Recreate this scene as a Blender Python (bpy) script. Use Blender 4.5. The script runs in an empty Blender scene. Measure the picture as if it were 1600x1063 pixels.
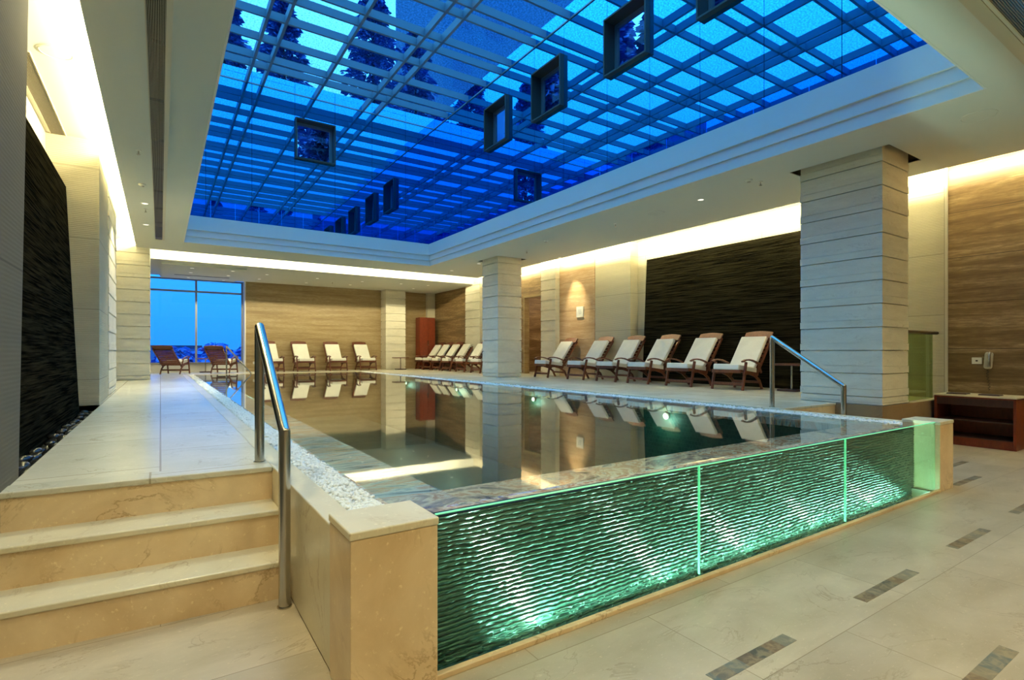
import bpy, bmesh, math, random
from mathutils import Vector, Matrix
random.seed(7)
C = bpy.context.scene.collection
PI = math.pi
S = bpy.context.scene

# ------------------------------------------------------------------ camera, world, exposure
cam_data = bpy.data.cameras.new('camera'); cam = bpy.data.objects.new('camera', cam_data); C.objects.link(cam)
cam.location = (0, 0, 1.25)
cam.rotation_euler = (math.radians(90), 0, math.radians(-33.5))
cam_data.sensor_width = 36; cam_data.lens = 830 * 36 / 1600
cam_data.shift_y = 19 / 1600
cam_data.clip_start = 0.05; cam_data.clip_end = 500
S.camera = cam
S.view_settings.view_transform = 'Standard'; S.view_settings.look = 'None'
S.view_settings.exposure = 0.6; S.view_settings.gamma = 1; S.view_settings.use_curve_mapping = False

W = bpy.data.worlds.new('dusk'); S.world = W; W.use_nodes = True
nt = W.node_tree; nt.nodes.clear()
wo = nt.nodes.new('ShaderNodeOutputWorld'); bg = nt.nodes.new('ShaderNodeBackground')
tc = nt.nodes.new('ShaderNodeTexCoord'); sx = nt.nodes.new('ShaderNodeSeparateXYZ')
rp = nt.nodes.new('ShaderNodeValToRGB')
nt.links.new(tc.outputs['Generated'], sx.inputs[0]); nt.links.new(sx.outputs['Z'], rp.inputs[0])
e = rp.color_ramp.elements
e[0].position = 0.0; e[0].color = (0.02, 0.27, 0.95, 1)
e[1].position = 0.75; e[1].color = (0.28, 1.65, 3.2, 1)
m_ = e.new(0.3); m_.color = (0.05, 0.55, 2.0, 1)
nt.links.new(rp.outputs[0], bg.inputs[0]); bg.inputs[1].default_value = 1.0
nt.links.new(bg.outputs[0], wo.inputs[0])

WARM = (1.0, 0.90, 0.54)
def area(name, loc, sx_, sy_, rot, watts, col=WARM, spread=180):
    l = bpy.data.lights.new(name, 'AREA'); l.shape = 'RECTANGLE'; l.size = sx_; l.size_y = sy_
    l.energy = watts; l.color = col; l.spread = math.radians(spread)
    o = bpy.data.objects.new(name, l); C.objects.link(o); o.location = loc; o.rotation_euler = rot
    return o
def R(*a): return tuple(math.radians(x) for x in a)
# concealed cove lamps lying on top of the soffit edges
area('cove_light_left', (-0.42, 6.4, 3.885), 0.05, 18.6, R(0, 105, 0), 330)
area('cove_light_right', (8.99, 6.5, 3.885), 0.05, 18.6, R(0, -105, 0), 580)
area('cove_light_far', (4.2, 15.80, 3.885), 9.2, 0.05, R(105, 0, 0), 260)

# ------------------------------------------------------------------ helpers
def new_mesh_obj(name, verts, faces, mat, parent=None, smooth=False):
    me = bpy.data.meshes.new(name); me.from_pydata(verts, [], faces); me.update()
    if mat: me.materials.append(mat)
    if smooth:
        for p in me.polygons: p.use_smooth = True
    o = bpy.data.objects.new(name, me); C.objects.link(o)
    if parent: o.parent = parent
    return o
class MB:
    def __init__(s): s.v = []; s.f = []
    def box(s, x0, x1, y0, y1, z0, z1, M=None):
        n = len(s.v)
        P = [(x0,y0,z0),(x1,y0,z0),(x1,y1,z0),(x0,y1,z0),(x0,y0,z1),(x1,y0,z1),(x1,y1,z1),(x0,y1,z1)]
        if M: P = [tuple(M @ Vector(p)) for p in P]
        s.v += P
        s.f += [tuple(n+i for i in q) for q in ((0,3,2,1),(4,5,6,7),(0,1,5,4),(1,2,6,5),(2,3,7,6),(3,0,4,7))]
        return s
    def prism(s, pts, axis, a, b):
        # pts 2D polygon extruded along axis from a to b
        n = len(s.v); k = len(pts)
        def mk(p, t):
            if axis == 'x': return (t, p[0], p[1])
            if axis == 'y': return (p[0], t, p[1])
            return (p[0], p[1], t)
        s.v += [mk(p, a) for p in pts] + [mk(p, b) for p in pts]
        s.f += [tuple(n+i for i in range(k))[::-1], tuple(n+k+i for i in range(k))]
        s.f += [(n+i, n+(i+1)%k, n+k+(i+1)%k, n+k+i) for i in range(k)]
        return s
    def tube(s, pts, r, seg=12, r2=None):
        pts = [Vector(p) for p in pts]; n0 = len(s.v); k = len(pts)
        for i, p in enumerate(pts):
            if i == 0: t = pts[1]-pts[0]
            elif i == k-1: t = pts[-1]-pts[-2]
            else: t = (pts[i+1]-p).normalized()+(p-pts[i-1]).normalized()
            t.normalize()
            up = Vector((0,0,1)) if abs(t.z) < 0.9 else Vector((0,1,0))
            if i: up = lastn
            a = (up - t*up.dot(t)).normalized(); b = t.cross(a); lastn = a
            sc = 1.0
            if 0 < i < k-1:
                ca = (pts[i+1]-p).normalized().dot((p-pts[i-1]).normalized()); sc = 1.0
            rr = r if r2 is None else r+(r2-r)*i/(k-1)
            for j in range(seg):
                an = 2*PI*j/seg; s.v.append(tuple(p + (a*math.cos(an)+b*math.sin(an))*rr*sc))
        for i in range(k-1):
            for j in range(seg):
                s.f.append((n0+i*seg+j, n0+i*seg+(j+1)%seg, n0+(i+1)*seg+(j+1)%seg, n0+(i+1)*seg+j))
        s.f.append(tuple(n0+j for j in range(seg))[::-1]); s.f.append(tuple(n0+(k-1)*seg+j for j in range(seg)))
        return s
    def bar(s, p, q, w, h):
        # rectangular bar from p to q, w sideways, h in the 'up' sense
        p = Vector(p); q = Vector(q); t = (q-p).normalized()
        up = Vector((0,0,1)) if abs(t.z) < 0.95 else Vector((0,1,0))
        b = t.cross(up).normalized(); a = b.cross(t); n = len(s.v)
        for o in (p, q):
            for sa, sb in ((-1,-1),(-1,1),(1,1),(1,-1)):
                s.v.append(tuple(o + a*sa*h/2 + b*sb*w/2))
        s.f += [tuple(n+i for i in f) for f in ((0,3,2,1),(4,5,6,7),(0,1,5,4),(1,2,6,5),(2,3,7,6),(3,0,4,7))]
        return s
    def plate(s, axis, a0, a1, b0, b1, t0, t1, holes=()):
        # slab with rectangular holes; axis = the thin axis
        A = sorted({a0, a1, *[min(max(h[i], a0), a1) for h in holes for i in (0, 1)]})
        B = sorted({b0, b1, *[min(max(h[i], b0), b1) for h in holes for i in (2, 3)]})
        for i in range(len(A)-1):
            for j in range(len(B)-1):
                ca = (A[i]+A[i+1])/2; cb = (B[j]+B[j+1])/2
                if any(h[0] < ca < h[1] and h[2] < cb < h[3] for h in holes): continue
                if axis == 'z': s.box(A[i], A[i+1], B[j], B[j+1], t0, t1)
                elif axis == 'x': s.box(t0, t1, A[i], A[i+1], B[j], B[j+1])
                else: s.box(A[i], A[i+1], t0, t1, B[j], B[j+1])
        return s
    def lathe(s, prof, cx=0, cy=0, seg=24):
        n = len(s.v); k = len(prof)
        for r, z in prof:
            for j in range(seg):
                an = 2*PI*j/seg; s.v.append((cx+r*math.cos(an), cy+r*math.sin(an), z))
        for i in range(k-1):
            for j in range(seg):
                s.f.append((n+i*seg+j, n+i*seg+(j+1)%seg, n+(i+1)*seg+(j+1)%seg, n+(i+1)*seg+j))
        s.f.append(tuple(n+j for j in range(seg))[::-1]); s.f.append(tuple(n+(k-1)*seg+j for j in range(seg)))
        return s
    def build(s, name, mat, parent=None, bevel=0, smooth=False, seg=2):
        o = new_mesh_obj(name, s.v, s.f, mat, parent, smooth)
        if bevel:
            b = o.modifiers.new('bevel', 'BEVEL'); b.width = bevel; b.segments = seg; b.limit_method = 'ANGLE'; b.angle_limit = 0.7
        if smooth:
            try: o.data.set_sharp_from_angle(angle=0.7)
            except Exception: pass
        return o
def struct(o): o['kind'] = 'structure'; return o
def tag(o, label, cat, group=None, kind=None):
    o['label'] = label; o['category'] = cat
    if group: o['group'] = group
    if kind: o['kind'] = kind
    return o
def empty(name, loc, rz=0):
    o = bpy.data.objects.new(name, None); C.objects.link(o); o.location = loc; o.rotation_euler = (0, 0, rz)
    o.empty_display_size = 0.1
    return o
def dup(root, loc, rz=0):
    r = root.copy(); C.objects.link(r); r.location = loc; r.rotation_euler = (0, 0, rz)
    for ch in list(root.children):
        c = ch.copy(); C.objects.link(c); c.parent = r
        for g in list(ch.children):
            d = g.copy(); C.objects.link(d); d.parent = c
    return r

# ------------------------------------------------------------------ materials
class Mat:
    def __init__(s, name, rough=0.5, col=(0.5,0.5,0.5), metal=0, spec=0.5):
        s.m = bpy.data.materials.new(name); s.m.use_nodes = True; s.t = s.m.node_tree
        s.b = s.t.nodes['Principled BSDF']; s.b.inputs['Roughness'].default_value = rough
        s.b.inputs['Base Color'].default_value = (*col, 1); s.b.inputs['Metallic'].default_value = metal
        s.b.inputs['Specular IOR Level'].default_value = spec
    def n(s, ty, **kw):
        x = s.t.nodes.new(ty)
        for k, v in kw.items():
            if k in x.inputs.keys() if hasattr(x.inputs, 'keys') else False: x.inputs[k].default_value = v
            else: setattr(x, k, v)
        return x
    def l(s, a, b): s.t.links.new(a, b)
    def coords(s, scale=(1,1,1), rot=(0,0,0)):
        t = s.n('ShaderNodeTexCoord'); m = s.n('ShaderNodeMapping')
        m.inputs['Scale'].default_value = scale; m.inputs['Rotation'].default_value = rot
        s.l(t.outputs['Object'], m.inputs[0]); return m.outputs[0]
    def noise(s, co, scale=5, detail=6, rough=0.55, dist=0):
        x = s.n('ShaderNodeTexNoise'); x.inputs['Scale'].default_value = scale; x.inputs['Detail'].default_value = detail
        x.inputs['Roughness'].default_value = rough; x.inputs['Distortion'].default_value = dist
        s.l(co, x.inputs['Vector']); return x.outputs['Fac']
    def ramp(s, fac, stops):
        r = s.n('ShaderNodeValToRGB'); el = r.color_ramp.elements
        while len(el) < len(stops): el.new(0.5)
        for e_, (p, c) in zip(el, stops): e_.position = p; e_.color = (*c, 1) if len(c) == 3 else c
        s.l(fac, r.inputs[0]); return r.outputs[0]
    def mix(s, fac, a, b, mode='MIX'):
        x = s.n('ShaderNodeMix'); x.data_type = 'RGBA'; x.blend_type = mode
        if isinstance(fac, (int, float)): x.inputs[0].default_value = fac
        else: s.l(fac, x.inputs[0])
        for i, v in ((6, a), (7, b)):
            if isinstance(v, tuple): x.inputs[i].default_value = (*v, 1) if len(v) == 3 else v
            else: s.l(v, x.inputs[i])
        return x.outputs[2]
    def bump(s, h, strength=0.3, dist=0.01):
        x = s.n('ShaderNodeBump'); x.inputs['Strength'].default_value = strength; x.inputs['Distance'].default_value = dist
        s.l(h, x.inputs['Height']); s.l(x.outputs[0], s.b.inputs['Normal']); return x
    def base(s, c): s.l(c, s.b.inputs['Base Color']); return s
def brick_coords(M, u, v):
    # u, v: indices of world axes used for brick x and y
    t = M.n('ShaderNodeTexCoord'); sp = M.n('ShaderNodeSeparateXYZ'); cb = M.n('ShaderNodeCombineXYZ')
    M.l(t.outputs['Object'], sp.inputs[0]); M.l(sp.outputs[u], cb.inputs[0]); M.l(sp.outputs[v], cb.inputs[1])
    return cb.outputs[0]
def brick(M, u, v, w, h, mortar=0.004, off=0.5):
    b = M.n('ShaderNodeTexBrick'); M.l(brick_coords(M, u, v), b.inputs['Vector'])
    b.offset = off; b.inputs['Scale'].default_value = 1; b.inputs['Mortar Size'].default_value = mortar
    b.inputs['Mortar Smooth'].default_value = 0.0
    b.inputs['Brick Width'].default_value = w; b.inputs['Row Height'].default_value = h
    b.inputs['Color1'].default_value = (0,0,0,1); b.inputs['Color2'].default_value = (1,1,1,1); b.inputs['Mortar'].default_value = (0.5,0.5,0.5,1)
    return b

def cream_stone(name, c1, c2, vein, rough=0.28, joint=None, scale=1.0, axis_stretch=(1,1,1)):
    M = Mat(name, rough)
    co = M.coords(axis_stretch)
    n1 = M.noise(co, 2.2*scale, 8, 0.6, 0.4)
    col = M.ramp(n1, [(0.3, c1), (0.7, c2)])
    n2 = M.noise(co, 1.6*scale, 9, 0.62, 1.6)
    v = M.ramp(n2, [(0.485, (0,0,0)), (0.5, (1,1,1)), (0.515, (0,0,0))])
    n3 = M.noise(co, 3*scale, 3, 0.5)
    vm = M.mix(1.0, v, M.ramp(n3, [(0.45, (0,0,0)), (0.62, (0.75,0.75,0.75))]), 'MULTIPLY')
    col = M.mix(vm, col, vein)
    n4 = M.noise(co, 38*scale, 4, 0.7)
    col = M.mix(M.ramp(n4, [(0.60, (0,0,0)), (0.68, (0.5,0.5,0.5))]), col, tuple(min(1, x*1.25) for x in c2))
    if joint:
        b = brick(M, *joint)
        tint = M.ramp(b.outputs['Color'], [(0, (0.86,0.86,0.86)), (1, (1.04,1.04,1.04))])
        col = M.mix(1.0, col, tint, 'MULTIPLY')
        col = M.mix(b.outputs['Fac'], col, tuple(x*0.85 for x in vein))
    M.base(col)
    M.bump(n4, 0.05, 0.002)
    return M.m
FLOOR = cream_stone('beige marble slabs of the lower floor', (0.43,0.35,0.235), (0.59,0.495,0.36), (0.34,0.25,0.15), 0.33, (0, 1, 1.28, 0.58, 0.002, 0.5), axis_stretch=(0.85,1.6,1))
DECK = cream_stone('pale marble slabs of the pool deck', (0.66,0.62,0.48), (0.78,0.74,0.59), (0.46,0.40,0.28), 0.27, (1, 0, 1.25, 0.64, 0.005, 0.5))
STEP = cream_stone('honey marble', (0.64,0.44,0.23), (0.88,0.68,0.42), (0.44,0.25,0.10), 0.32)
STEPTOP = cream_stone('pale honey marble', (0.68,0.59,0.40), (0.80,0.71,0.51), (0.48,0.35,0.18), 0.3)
BROWN = cream_stone('brown granite plinth', (0.26,0.17,0.09), (0.34,0.24,0.13), (0.18,0.1,0.05), 0.35)
BROWN_D = cream_stone('grey brown granite', (0.26,0.21,0.16), (0.33,0.28,0.22), (0.16,0.1,0.06), 0.35)

def travertine(name, c1, c2, c3, axis, joint=True, rough=0.42, row=0.65):
    M = Mat(name, rough)
    co = M.coords((0.35,0.35,5.0)); n1 = M.noise(co, 1.6, 8, 0.66, 0.5)
    col = M.ramp(n1, [(0.34, c1), (0.5, c2), (0.66, c3)])
    co2 = M.coords((2.0,2.0,14.0)); n2 = M.noise(co2, 3.0, 5, 0.7)
    col = M.mix(M.ramp(n2, [(0.42, (0.55,0.55,0.55)), (0.60, (0,0,0))]), col, c1)
    if joint:
        b = brick(M, axis, 2, 9.0, row, 0.004, 0.5)
        tint = M.ramp(b.outputs['Color'], [(0, (0.9,0.9,0.9)), (1, (1.06,1.06,1.06))])
        col = M.mix(1.0, col, tint, 'MULTIPLY'); col = M.mix(b.outputs['Fac'], col, tuple(x*0.4 for x in c1))
    M.base(col); M.bump(n2, 0.15, 0.003)
    return M.m
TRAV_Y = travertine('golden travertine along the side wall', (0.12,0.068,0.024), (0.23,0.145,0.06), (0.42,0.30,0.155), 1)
TRAV_X = travertine('golden travertine across the far wall', (0.26,0.17,0.07), (0.37,0.27,0.13), (0.48,0.37,0.21), 0, joint=False)
TRAV_PINK = travertine('rosy travertine', (0.42,0.26,0.13), (0.55,0.38,0.22), (0.64,0.47,0.30), 1, row=0.8)

def lined(name, col, joint=None, freq=120, strength=0.5, rough=0.7, dark=0.75):
    M = Mat(name, rough, spec=0.1)
    w = M.n('ShaderNodeTexWave'); w.wave_type = 'BANDS'; w.bands_direction = 'Z'
    w.inputs['Scale'].default_value = freq/9; w.inputs['Distortion'].default_value = 0.6; w.inputs['Detail'].default_value = 2
    w.inputs['Detail Scale'].default_value = 1.5
    co = M.coords(); M.l(co, w.inputs['Vector'])
    n = M.noise(M.coords((0.6,0.6,4)), 2.0, 5)
    c = M.ramp(n, [(0.3, tuple(x*0.9 for x in col)), (0.7, col)])
    c = M.mix(M.ramp(w.outputs['Fac'], [(0.0, (0.28,0.28,0.28)), (0.5, (0,0,0))]), c, tuple(x*dark for x in col))
    if joint:
        b = brick(M, joint[0], 2, 3.0, joint[1], 0.006, 0.0)
        c = M.mix(b.outputs['Fac'], c, tuple(x*0.65 for x in col))
    M.base(c); M.bump(w.outputs['Fac'], strength, 0.006)
    return M.m
LINED = lined('combed limestone', (0.62,0.56,0.40), (1, 0.9))
LINED_X = lined('combed limestone facing the room', (0.62,0.56,0.40), (0, 0.9))
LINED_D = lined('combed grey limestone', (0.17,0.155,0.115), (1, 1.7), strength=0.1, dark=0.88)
BLOCK = cream_stone('limestone courses', (0.72,0.67,0.53), (0.84,0.79,0.64), (0.58,0.52,0.38), 0.55, axis_stretch=(1,1,4))
def slate_wall():
    M = Mat('wet black slate cladding', 0.6, (0.012,0.011,0.009), spec=0.0)
    co = M.coords((0.5,0.5,20)); n = M.noise(co, 3, 6, 0.6, 0.2)
    co2 = M.coords((14,14,60)); n2 = M.noise(co2, 1, 3)
    M.base(M.ramp(n, [(0.38, (0.003,0.0026,0.002)), (0.66, (0.030,0.026,0.015))]))
    mx = M.mix(0.6, n, n2)
    M.bump(mx, 0.45, 0.015); return M.m
SLATE = slate_wall()
def coping():
    M = Mat('multicolour slate coping', 0.25)
    def strip(axis):
        b = M.n('ShaderNodeTexBrick'); M.l(brick_coords(M, 1-axis, axis), b.inputs['Vector'])
        return b
    co = M.coords((1.0,4.6,1)); n = M.noise(co, 1.5, 7, 0.66, 1.3)
    c = M.ramp(n, [(0.33, (0.05,0.08,0.11)), (0.42, (0.30,0.38,0.39)), (0.48, (0.62,0.65,0.57)), (0.53, (0.50,0.22,0.10)), (0.575, (0.58,0.50,0.38)), (0.65, (0.12,0.10,0.12))])
    n2 = M.noise(M.coords((1,2,1)), 3.0, 4, 0.6, 1)
    c = M.mix(M.ramp(n2, [(0.60, (0,0,0)), (0.70, (0.8,0.8,0.8))]), c, (0.42,0.16,0.05))
    M.base(c); M.bump(n, 0.3, 0.01); return M.m
COPING = coping()
def coping_x():
    M = Mat('veined slate coping across the front', 0.25)
    co = M.coords((1.8,2.6,1)); n = M.noise(co, 1.5, 8, 0.62, 1.9)
    c = M.ramp(n, [(0.33, (0.06,0.06,0.10)), (0.42, (0.38,0.26,0.22)), (0.48, (0.75,0.62,0.48)), (0.53, (0.42,0.15,0.07)), (0.58, (0.66,0.54,0.44)), (0.66, (0.12,0.13,0.19))])
    n2 = M.noise(M.coords((1,2,1)), 2.4, 4, 0.6, 1)
    c = M.mix(M.ramp(n2, [(0.63, (0,0,0)), (0.70, (0.8,0.8,0.8))]), c, (0.50,0.17,0.03))
    M.base(c); M.bump(n, 0.3, 0.01); return M.m
COPING_X = coping_x()
def inlay_m():
    M = Mat('mixed slate inlay', 0.4)
    b = brick(M, 0, 1, 0.085, 0.5, 0.0, 0.0)
    n = M.noise(M.coords((1,1,1)), 22, 5, 0.6, 0.8)
    c = M.ramp(b.outputs['Color'], [(0, (0.05,0.07,0.06)), (0.35, (0.30,0.16,0.06)), (0.6, (0.15,0.20,0.19)), (1.0, (0.42,0.32,0.18))])
    c = M.mix(n, c, M.ramp(n, [(0.4, (0.05,0.05,0.05)), (0.6, (0.34,0.26,0.15))])); M.base(c); return M.m
INLAY = inlay_m()
def wood(name, c1, c2, rough=0.38):
    M = Mat(name, rough); co = M.coords((3,3,1.2)); n = M.noise(co, 9, 5, 0.6, 0.8)
    M.base(M.ramp(n, [(0.3, c1), (0.7, c2)])); return M.m
TEAK = wood('oiled red brown hardwood', (0.085,0.022,0.010), (0.19,0.055,0.022))
CHERRY = wood('cherry veneer', (0.15,0.022,0.007), (0.23,0.04,0.012), 0.35)
DARKW = wood('dark stained wood', (0.035,0.014,0.010), (0.06,0.022,0.016), 0.4)
def fabric(name, c):
    M = Mat(name, 0.9, c, spec=0.2); n = M.noise(M.coords(), 260, 2); n0 = M.noise(M.coords(), 6, 3)
    M.base(M.ramp(n0, [(0.3, tuple(x*0.93 for x in c)), (0.7, c)])); M.bump(n0, 0.25, 0.02); return M.m
CUSH = fabric('off white canvas', (0.86,0.85,0.76))
def steel_m():
    M = Mat('brushed stainless steel', 0.24, (0.50,0.47,0.42), 1.0)
    n = M.noise(M.coords((1,1,60)), 30, 2); M.bump(n, 0.04, 0.001); return M.m
STEEL = steel_m()
PAINT = Mat('matt white ceiling paint', 0.75, (0.66,0.66,0.60), spec=0.2).m
PAINT_G = Mat('satin pale grey fascia paint', 0.5, (0.70,0.70,0.68), spec=0.3).m
DARKPAINT = Mat('brown shadow gap lining', 0.7, (0.16,0.11,0.06)).m
BLACK = Mat('matt black', 0.6, (0.01,0.01,0.01)).m
GRILLE = Mat('anodised grille bronze', 0.4, (0.30,0.26,0.19), 0.3).m
TRIMW = Mat('pale trim', 0.5, (0.60,0.54,0.42)).m
ALU = Mat('grey aluminium frame', 0.4, (0.30,0.31,0.33), 0.6).m
FRAMEW = Mat('dark window lining', 0.5, (0.07,0.06,0.05)).m
LATT = Mat('painted glazing bar', 0.5, (0.17,0.24,0.30), spec=0.3).m  # white bars; the sky's blue light is put into this colour
WHITEP = Mat('white plastic', 0.35, (0.75,0.74,0.68)).m
GREYP = Mat('silver grey plastic', 0.3, (0.45,0.42,0.36), 0.2).m
GRAN_BLACK = Mat('polished black granite', 0.3, (0.006,0.006,0.006), spec=0.12).m
def mirror_m():
    m = bpy.data.materials.new('blue mirror glass'); m.use_nodes = True; t = m.node_tree; t.nodes.clear()
    o = t.nodes.new('ShaderNodeOutputMaterial'); g = t.nodes.new('ShaderNodeBsdfGlossy')
    g.inputs['Color'].default_value = (0.09,0.60,1.0,1); g.inputs['Roughness'].default_value = 0.0
    d = t.nodes.new('ShaderNodeBsdfDiffuse'); d.inputs['Color'].default_value = (0.0,0.02,0.25,1)
    x = t.nodes.new('ShaderNodeMixShader'); x.inputs[0].default_value = 0.88
    t.links.new(d.outputs[0], x.inputs[1]); t.links.new(g.outputs[0], x.inputs[2]); t.links.new(x.outputs[0], o.inputs[0])
    return m
MIRROR = mirror_m()
def thin_glass(name, tint, refl=1.0, rough=0.0, ior=1.45, stipple=None, bump=None, tint2=None):
    m = bpy.data.materials.new(name); m.use_nodes = True; t = m.node_tree; t.nodes.clear()
    o = t.nodes.new('ShaderNodeOutputMaterial'); g = t.nodes.new('ShaderNodeBsdfGlossy'); g.inputs['Roughness'].default_value = rough
    g.inputs['Color'].default_value = (refl, refl, refl, 1)
    tr = t.nodes.new('ShaderNodeBsdfTransparent'); tr.inputs['Color'].default_value = (*tint, 1)
    f = t.nodes.new('ShaderNodeLayerWeight'); f.inputs['Blend'].default_value = 0.5
    f0 = ((ior-1)/(ior+1))**2
    pw = t.nodes.new('ShaderNodeMath'); pw.operation = 'POWER'; pw.inputs[1].default_value = 5
    mu = t.nodes.new('ShaderNodeMath'); mu.operation = 'MULTIPLY_ADD'; mu.inputs[1].default_value = 1-f0; mu.inputs[2].default_value = f0; mu.use_clamp = True
    t.links.new(f.outputs['Facing'], pw.inputs[0]); t.links.new(pw.outputs[0], mu.inputs[0])
    x = t.nodes.new('ShaderNodeMixShader')
    t.links.new(mu.outputs[0], x.inputs[0]); t.links.new(tr.outputs[0], x.inputs[1]); t.links.new(g.outputs[0], x.inputs[2]); t.links.new(x.outputs[0], o.inputs[0])
    co = t.nodes.new('ShaderNodeTexCoord')
    if stipple:
        n = t.nodes.new('ShaderNodeTexNoise'); n.inputs['Scale'].default_value = stipple; n.inputs['Detail'].default_value = 3
        t.links.new(co.outputs['Object'], n.inputs['Vector'])
        r = t.nodes.new('ShaderNodeValToRGB'); el = r.color_ramp.elements
        el[0].position = 0.35; el[0].color = (*[c*0.72 for c in tint], 1); el[1].position = 0.62; el[1].color = (*tint, 1)
        t.links.new(n.outputs['Fac'], r.inputs[0]); t.links.new(r.outputs[0], tr.inputs['Color'])
    if bump:
        n = t.nodes.new('ShaderNodeTexNoise'); n.inputs['Scale'].default_value = bump[0]; n.inputs['Detail'].default_value = 2
        mp = t.nodes.new('ShaderNodeMapping'); mp.inputs['Scale'].default_value = (1, 1, 1)
        t.links.new(co.outputs['Object'], mp.inputs[0]); t.links.new(mp.outputs[0], n.inputs['Vector'])
        b = t.nodes.new('ShaderNodeBump'); b.inputs['Strength'].default_value = bump[1]; b.inputs['Distance'].default_value = bump[2]
        t.links.new(n.outputs['Fac'], b.inputs['Height']); t.links.new(b.outputs[0], g.inputs['Normal']); t.links.new(b.outputs[0], f.inputs['Normal'])
    return m
WATER = thin_glass('clear pool water', (0.86,0.95,0.91), 1.0, 0.025, 1.34, bump=(4.0, 0.05, 0.004))
PANE = thin_glass('clear window pane', (0.86,0.94,1.0), 0.6, 0.0, 1.45)
ROOFGLASS = thin_glass('stippled roof glass', (0.97,1.0,1.0), 0.35, 0.05, 1.3, stipple=26)
GREENGLASS = thin_glass('green tinted pool glass', (0.80,0.97,0.88), 0.5, 0.0, 1.45)
BALGLASS = thin_glass('green balustrade glass', (0.64,0.74,0.52), 0.6, 0.0, 1.5)
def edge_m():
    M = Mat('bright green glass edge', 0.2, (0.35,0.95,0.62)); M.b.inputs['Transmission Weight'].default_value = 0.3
    M.b.inputs['Emission Color'].default_value = (0.25,1.0,0.6,1); M.b.inputs['Emission Strength'].default_value = 0.2  # emission stands in for lamp light carried through the glass
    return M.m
EDGE = edge_m()
def emit(name, col, st):
    M = Mat(name, 0.5, col); M.b.inputs['Emission Color'].default_value = (*col, 1); M.b.inputs['Emission Strength'].default_value = st; return M.m
LAMP = emit('glowing lamp glass', (1.0,0.93,0.75), 1.2)
LED = emit('glowing cool lamp lens', (0.75,1.0,0.9), 14)
def tile_m(u=0, v=1):
    M = Mat('green pool mosaic', 0.4)
    b = brick(M, u, v, 0.05, 0.05, 0.003, 0.5)
    n = M.noise(M.coords(), 9, 2)
    c = M.ramp(b.outputs['Color'], [(0, (0.010,0.045,0.032)), (1, (0.020,0.075,0.052))])
    c = M.mix(b.outputs['Fac'], c, (0.035,0.085,0.065)); M.base(c); return M.m
TILE = tile_m()
def ripple_m():
    M = Mat('ridged dark green water wall', 0.27, (0.016,0.048,0.037), spec=0.9)
    n = M.noise(M.coords((1,1,1.6)), 55, 3, 0.5, 0.2); M.bump(n, 0.35, 0.004)
    return M.m
RIPPLE = ripple_m()
PEBBLE = Mat('white pebble', 0.55, (0.86,0.86,0.83)).m
STONE = Mat('black river stone', 0.22, (0.03,0.03,0.026)).m
LEAF = Mat('dark evergreen foliage', 0.7, (0.03,0.13,0.45)).m  # the blue of the dusk haze is put into the leaf colour
BARK = Mat('dark bark', 0.8, (0.03,0.03,0.06)).m
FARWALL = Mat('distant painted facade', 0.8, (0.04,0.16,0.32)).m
GRASS = Mat('distant dark ground', 0.9, (0.03,0.05,0.10)).m

# ------------------------------------------------------------------ levels
D = 0.575; ZS = 3.80; ZC = 3.97; ZB = 3.70; ZR = 7.93
R_H = D/3

# ------------------------------------------------------------------ floors and decks (structure)
m = MB(); m.box(-1.4, 9.7, -3.2, 1.885, -0.1, 0); m.box(0.55, 0.87, 1.885, 2.1, -0.1, 0); m.box(5.80, 9.7, 1.885, 1.9, -0.1, 0); m.box(-0.7, 0.553, 1.9, 3.6, -0.1, 0); m.box(5.75, 9.7, 1.9, 3.7, -0.1, 0)
struct(m.build('floor', FLOOR))
m = MB(); m.box(-1.4, 9.9, -3.3, 21.2, -1.15, -1.05); m.box(-1.4, 0.9, 1.8, 21.2, -0.25, -0.12); m.box(5.7, 9.9, 1.8, 21.2, -0.25, -0.12); struct(m.build('floor', BROWN))
m = MB()
def quad_solid(m, pts, z0, z1): m.prism(pts, 'z', z0, z1)
quad_solid(m, [(-0.64,3.478),(0.553,3.415),(0.553,20.6),(-0.64,20.6)], 0, D)
m.box(-1.0, -0.64, 8.63, 20.6, 0, D)
m.box(0.553, 9.7, 18.62, 20.6, 0, D)
m.box(-1.0, 3.0, 20.6, 21.1, 0, D)
m.box(6.16, 9.7, 3.52, 18.62, 0, D)
struct(m.build('pool_deck', DECK, bevel=0.006))
m = MB(); m.box(7.47, 9.6, 2.96, 3.52, 0, D-0.001)
struct(m.build('trim_1', BROWN))
m = MB(); m.box(8.34, 9.5, 2.95, 3.45, D-0.001, D+0.006)
struct(m.build('trim_2', STEPTOP, bevel=0.003))
# kerb and parapet beside the pebble strips
m = MB(); m.box(0.553, 0.668, 2.10, 18.62, 0, D); m.box(6.10, 6.22, 2.12, 3.52, 0, D-0.01)
struct(m.build('kerb', STEPTOP, bevel=0.006))
m = MB(); m.box(0.66, 0.857, 2.10, 18.62, 0.0, D-0.035); m.box(5.83, 6.16, 2.12, 18.62, 0, D-0.035); m.box(0.857, 5.83, 18.47, 18.62, 0, D-0.004)
struct(m.build('pebble_trough', STEPTOP))
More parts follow.
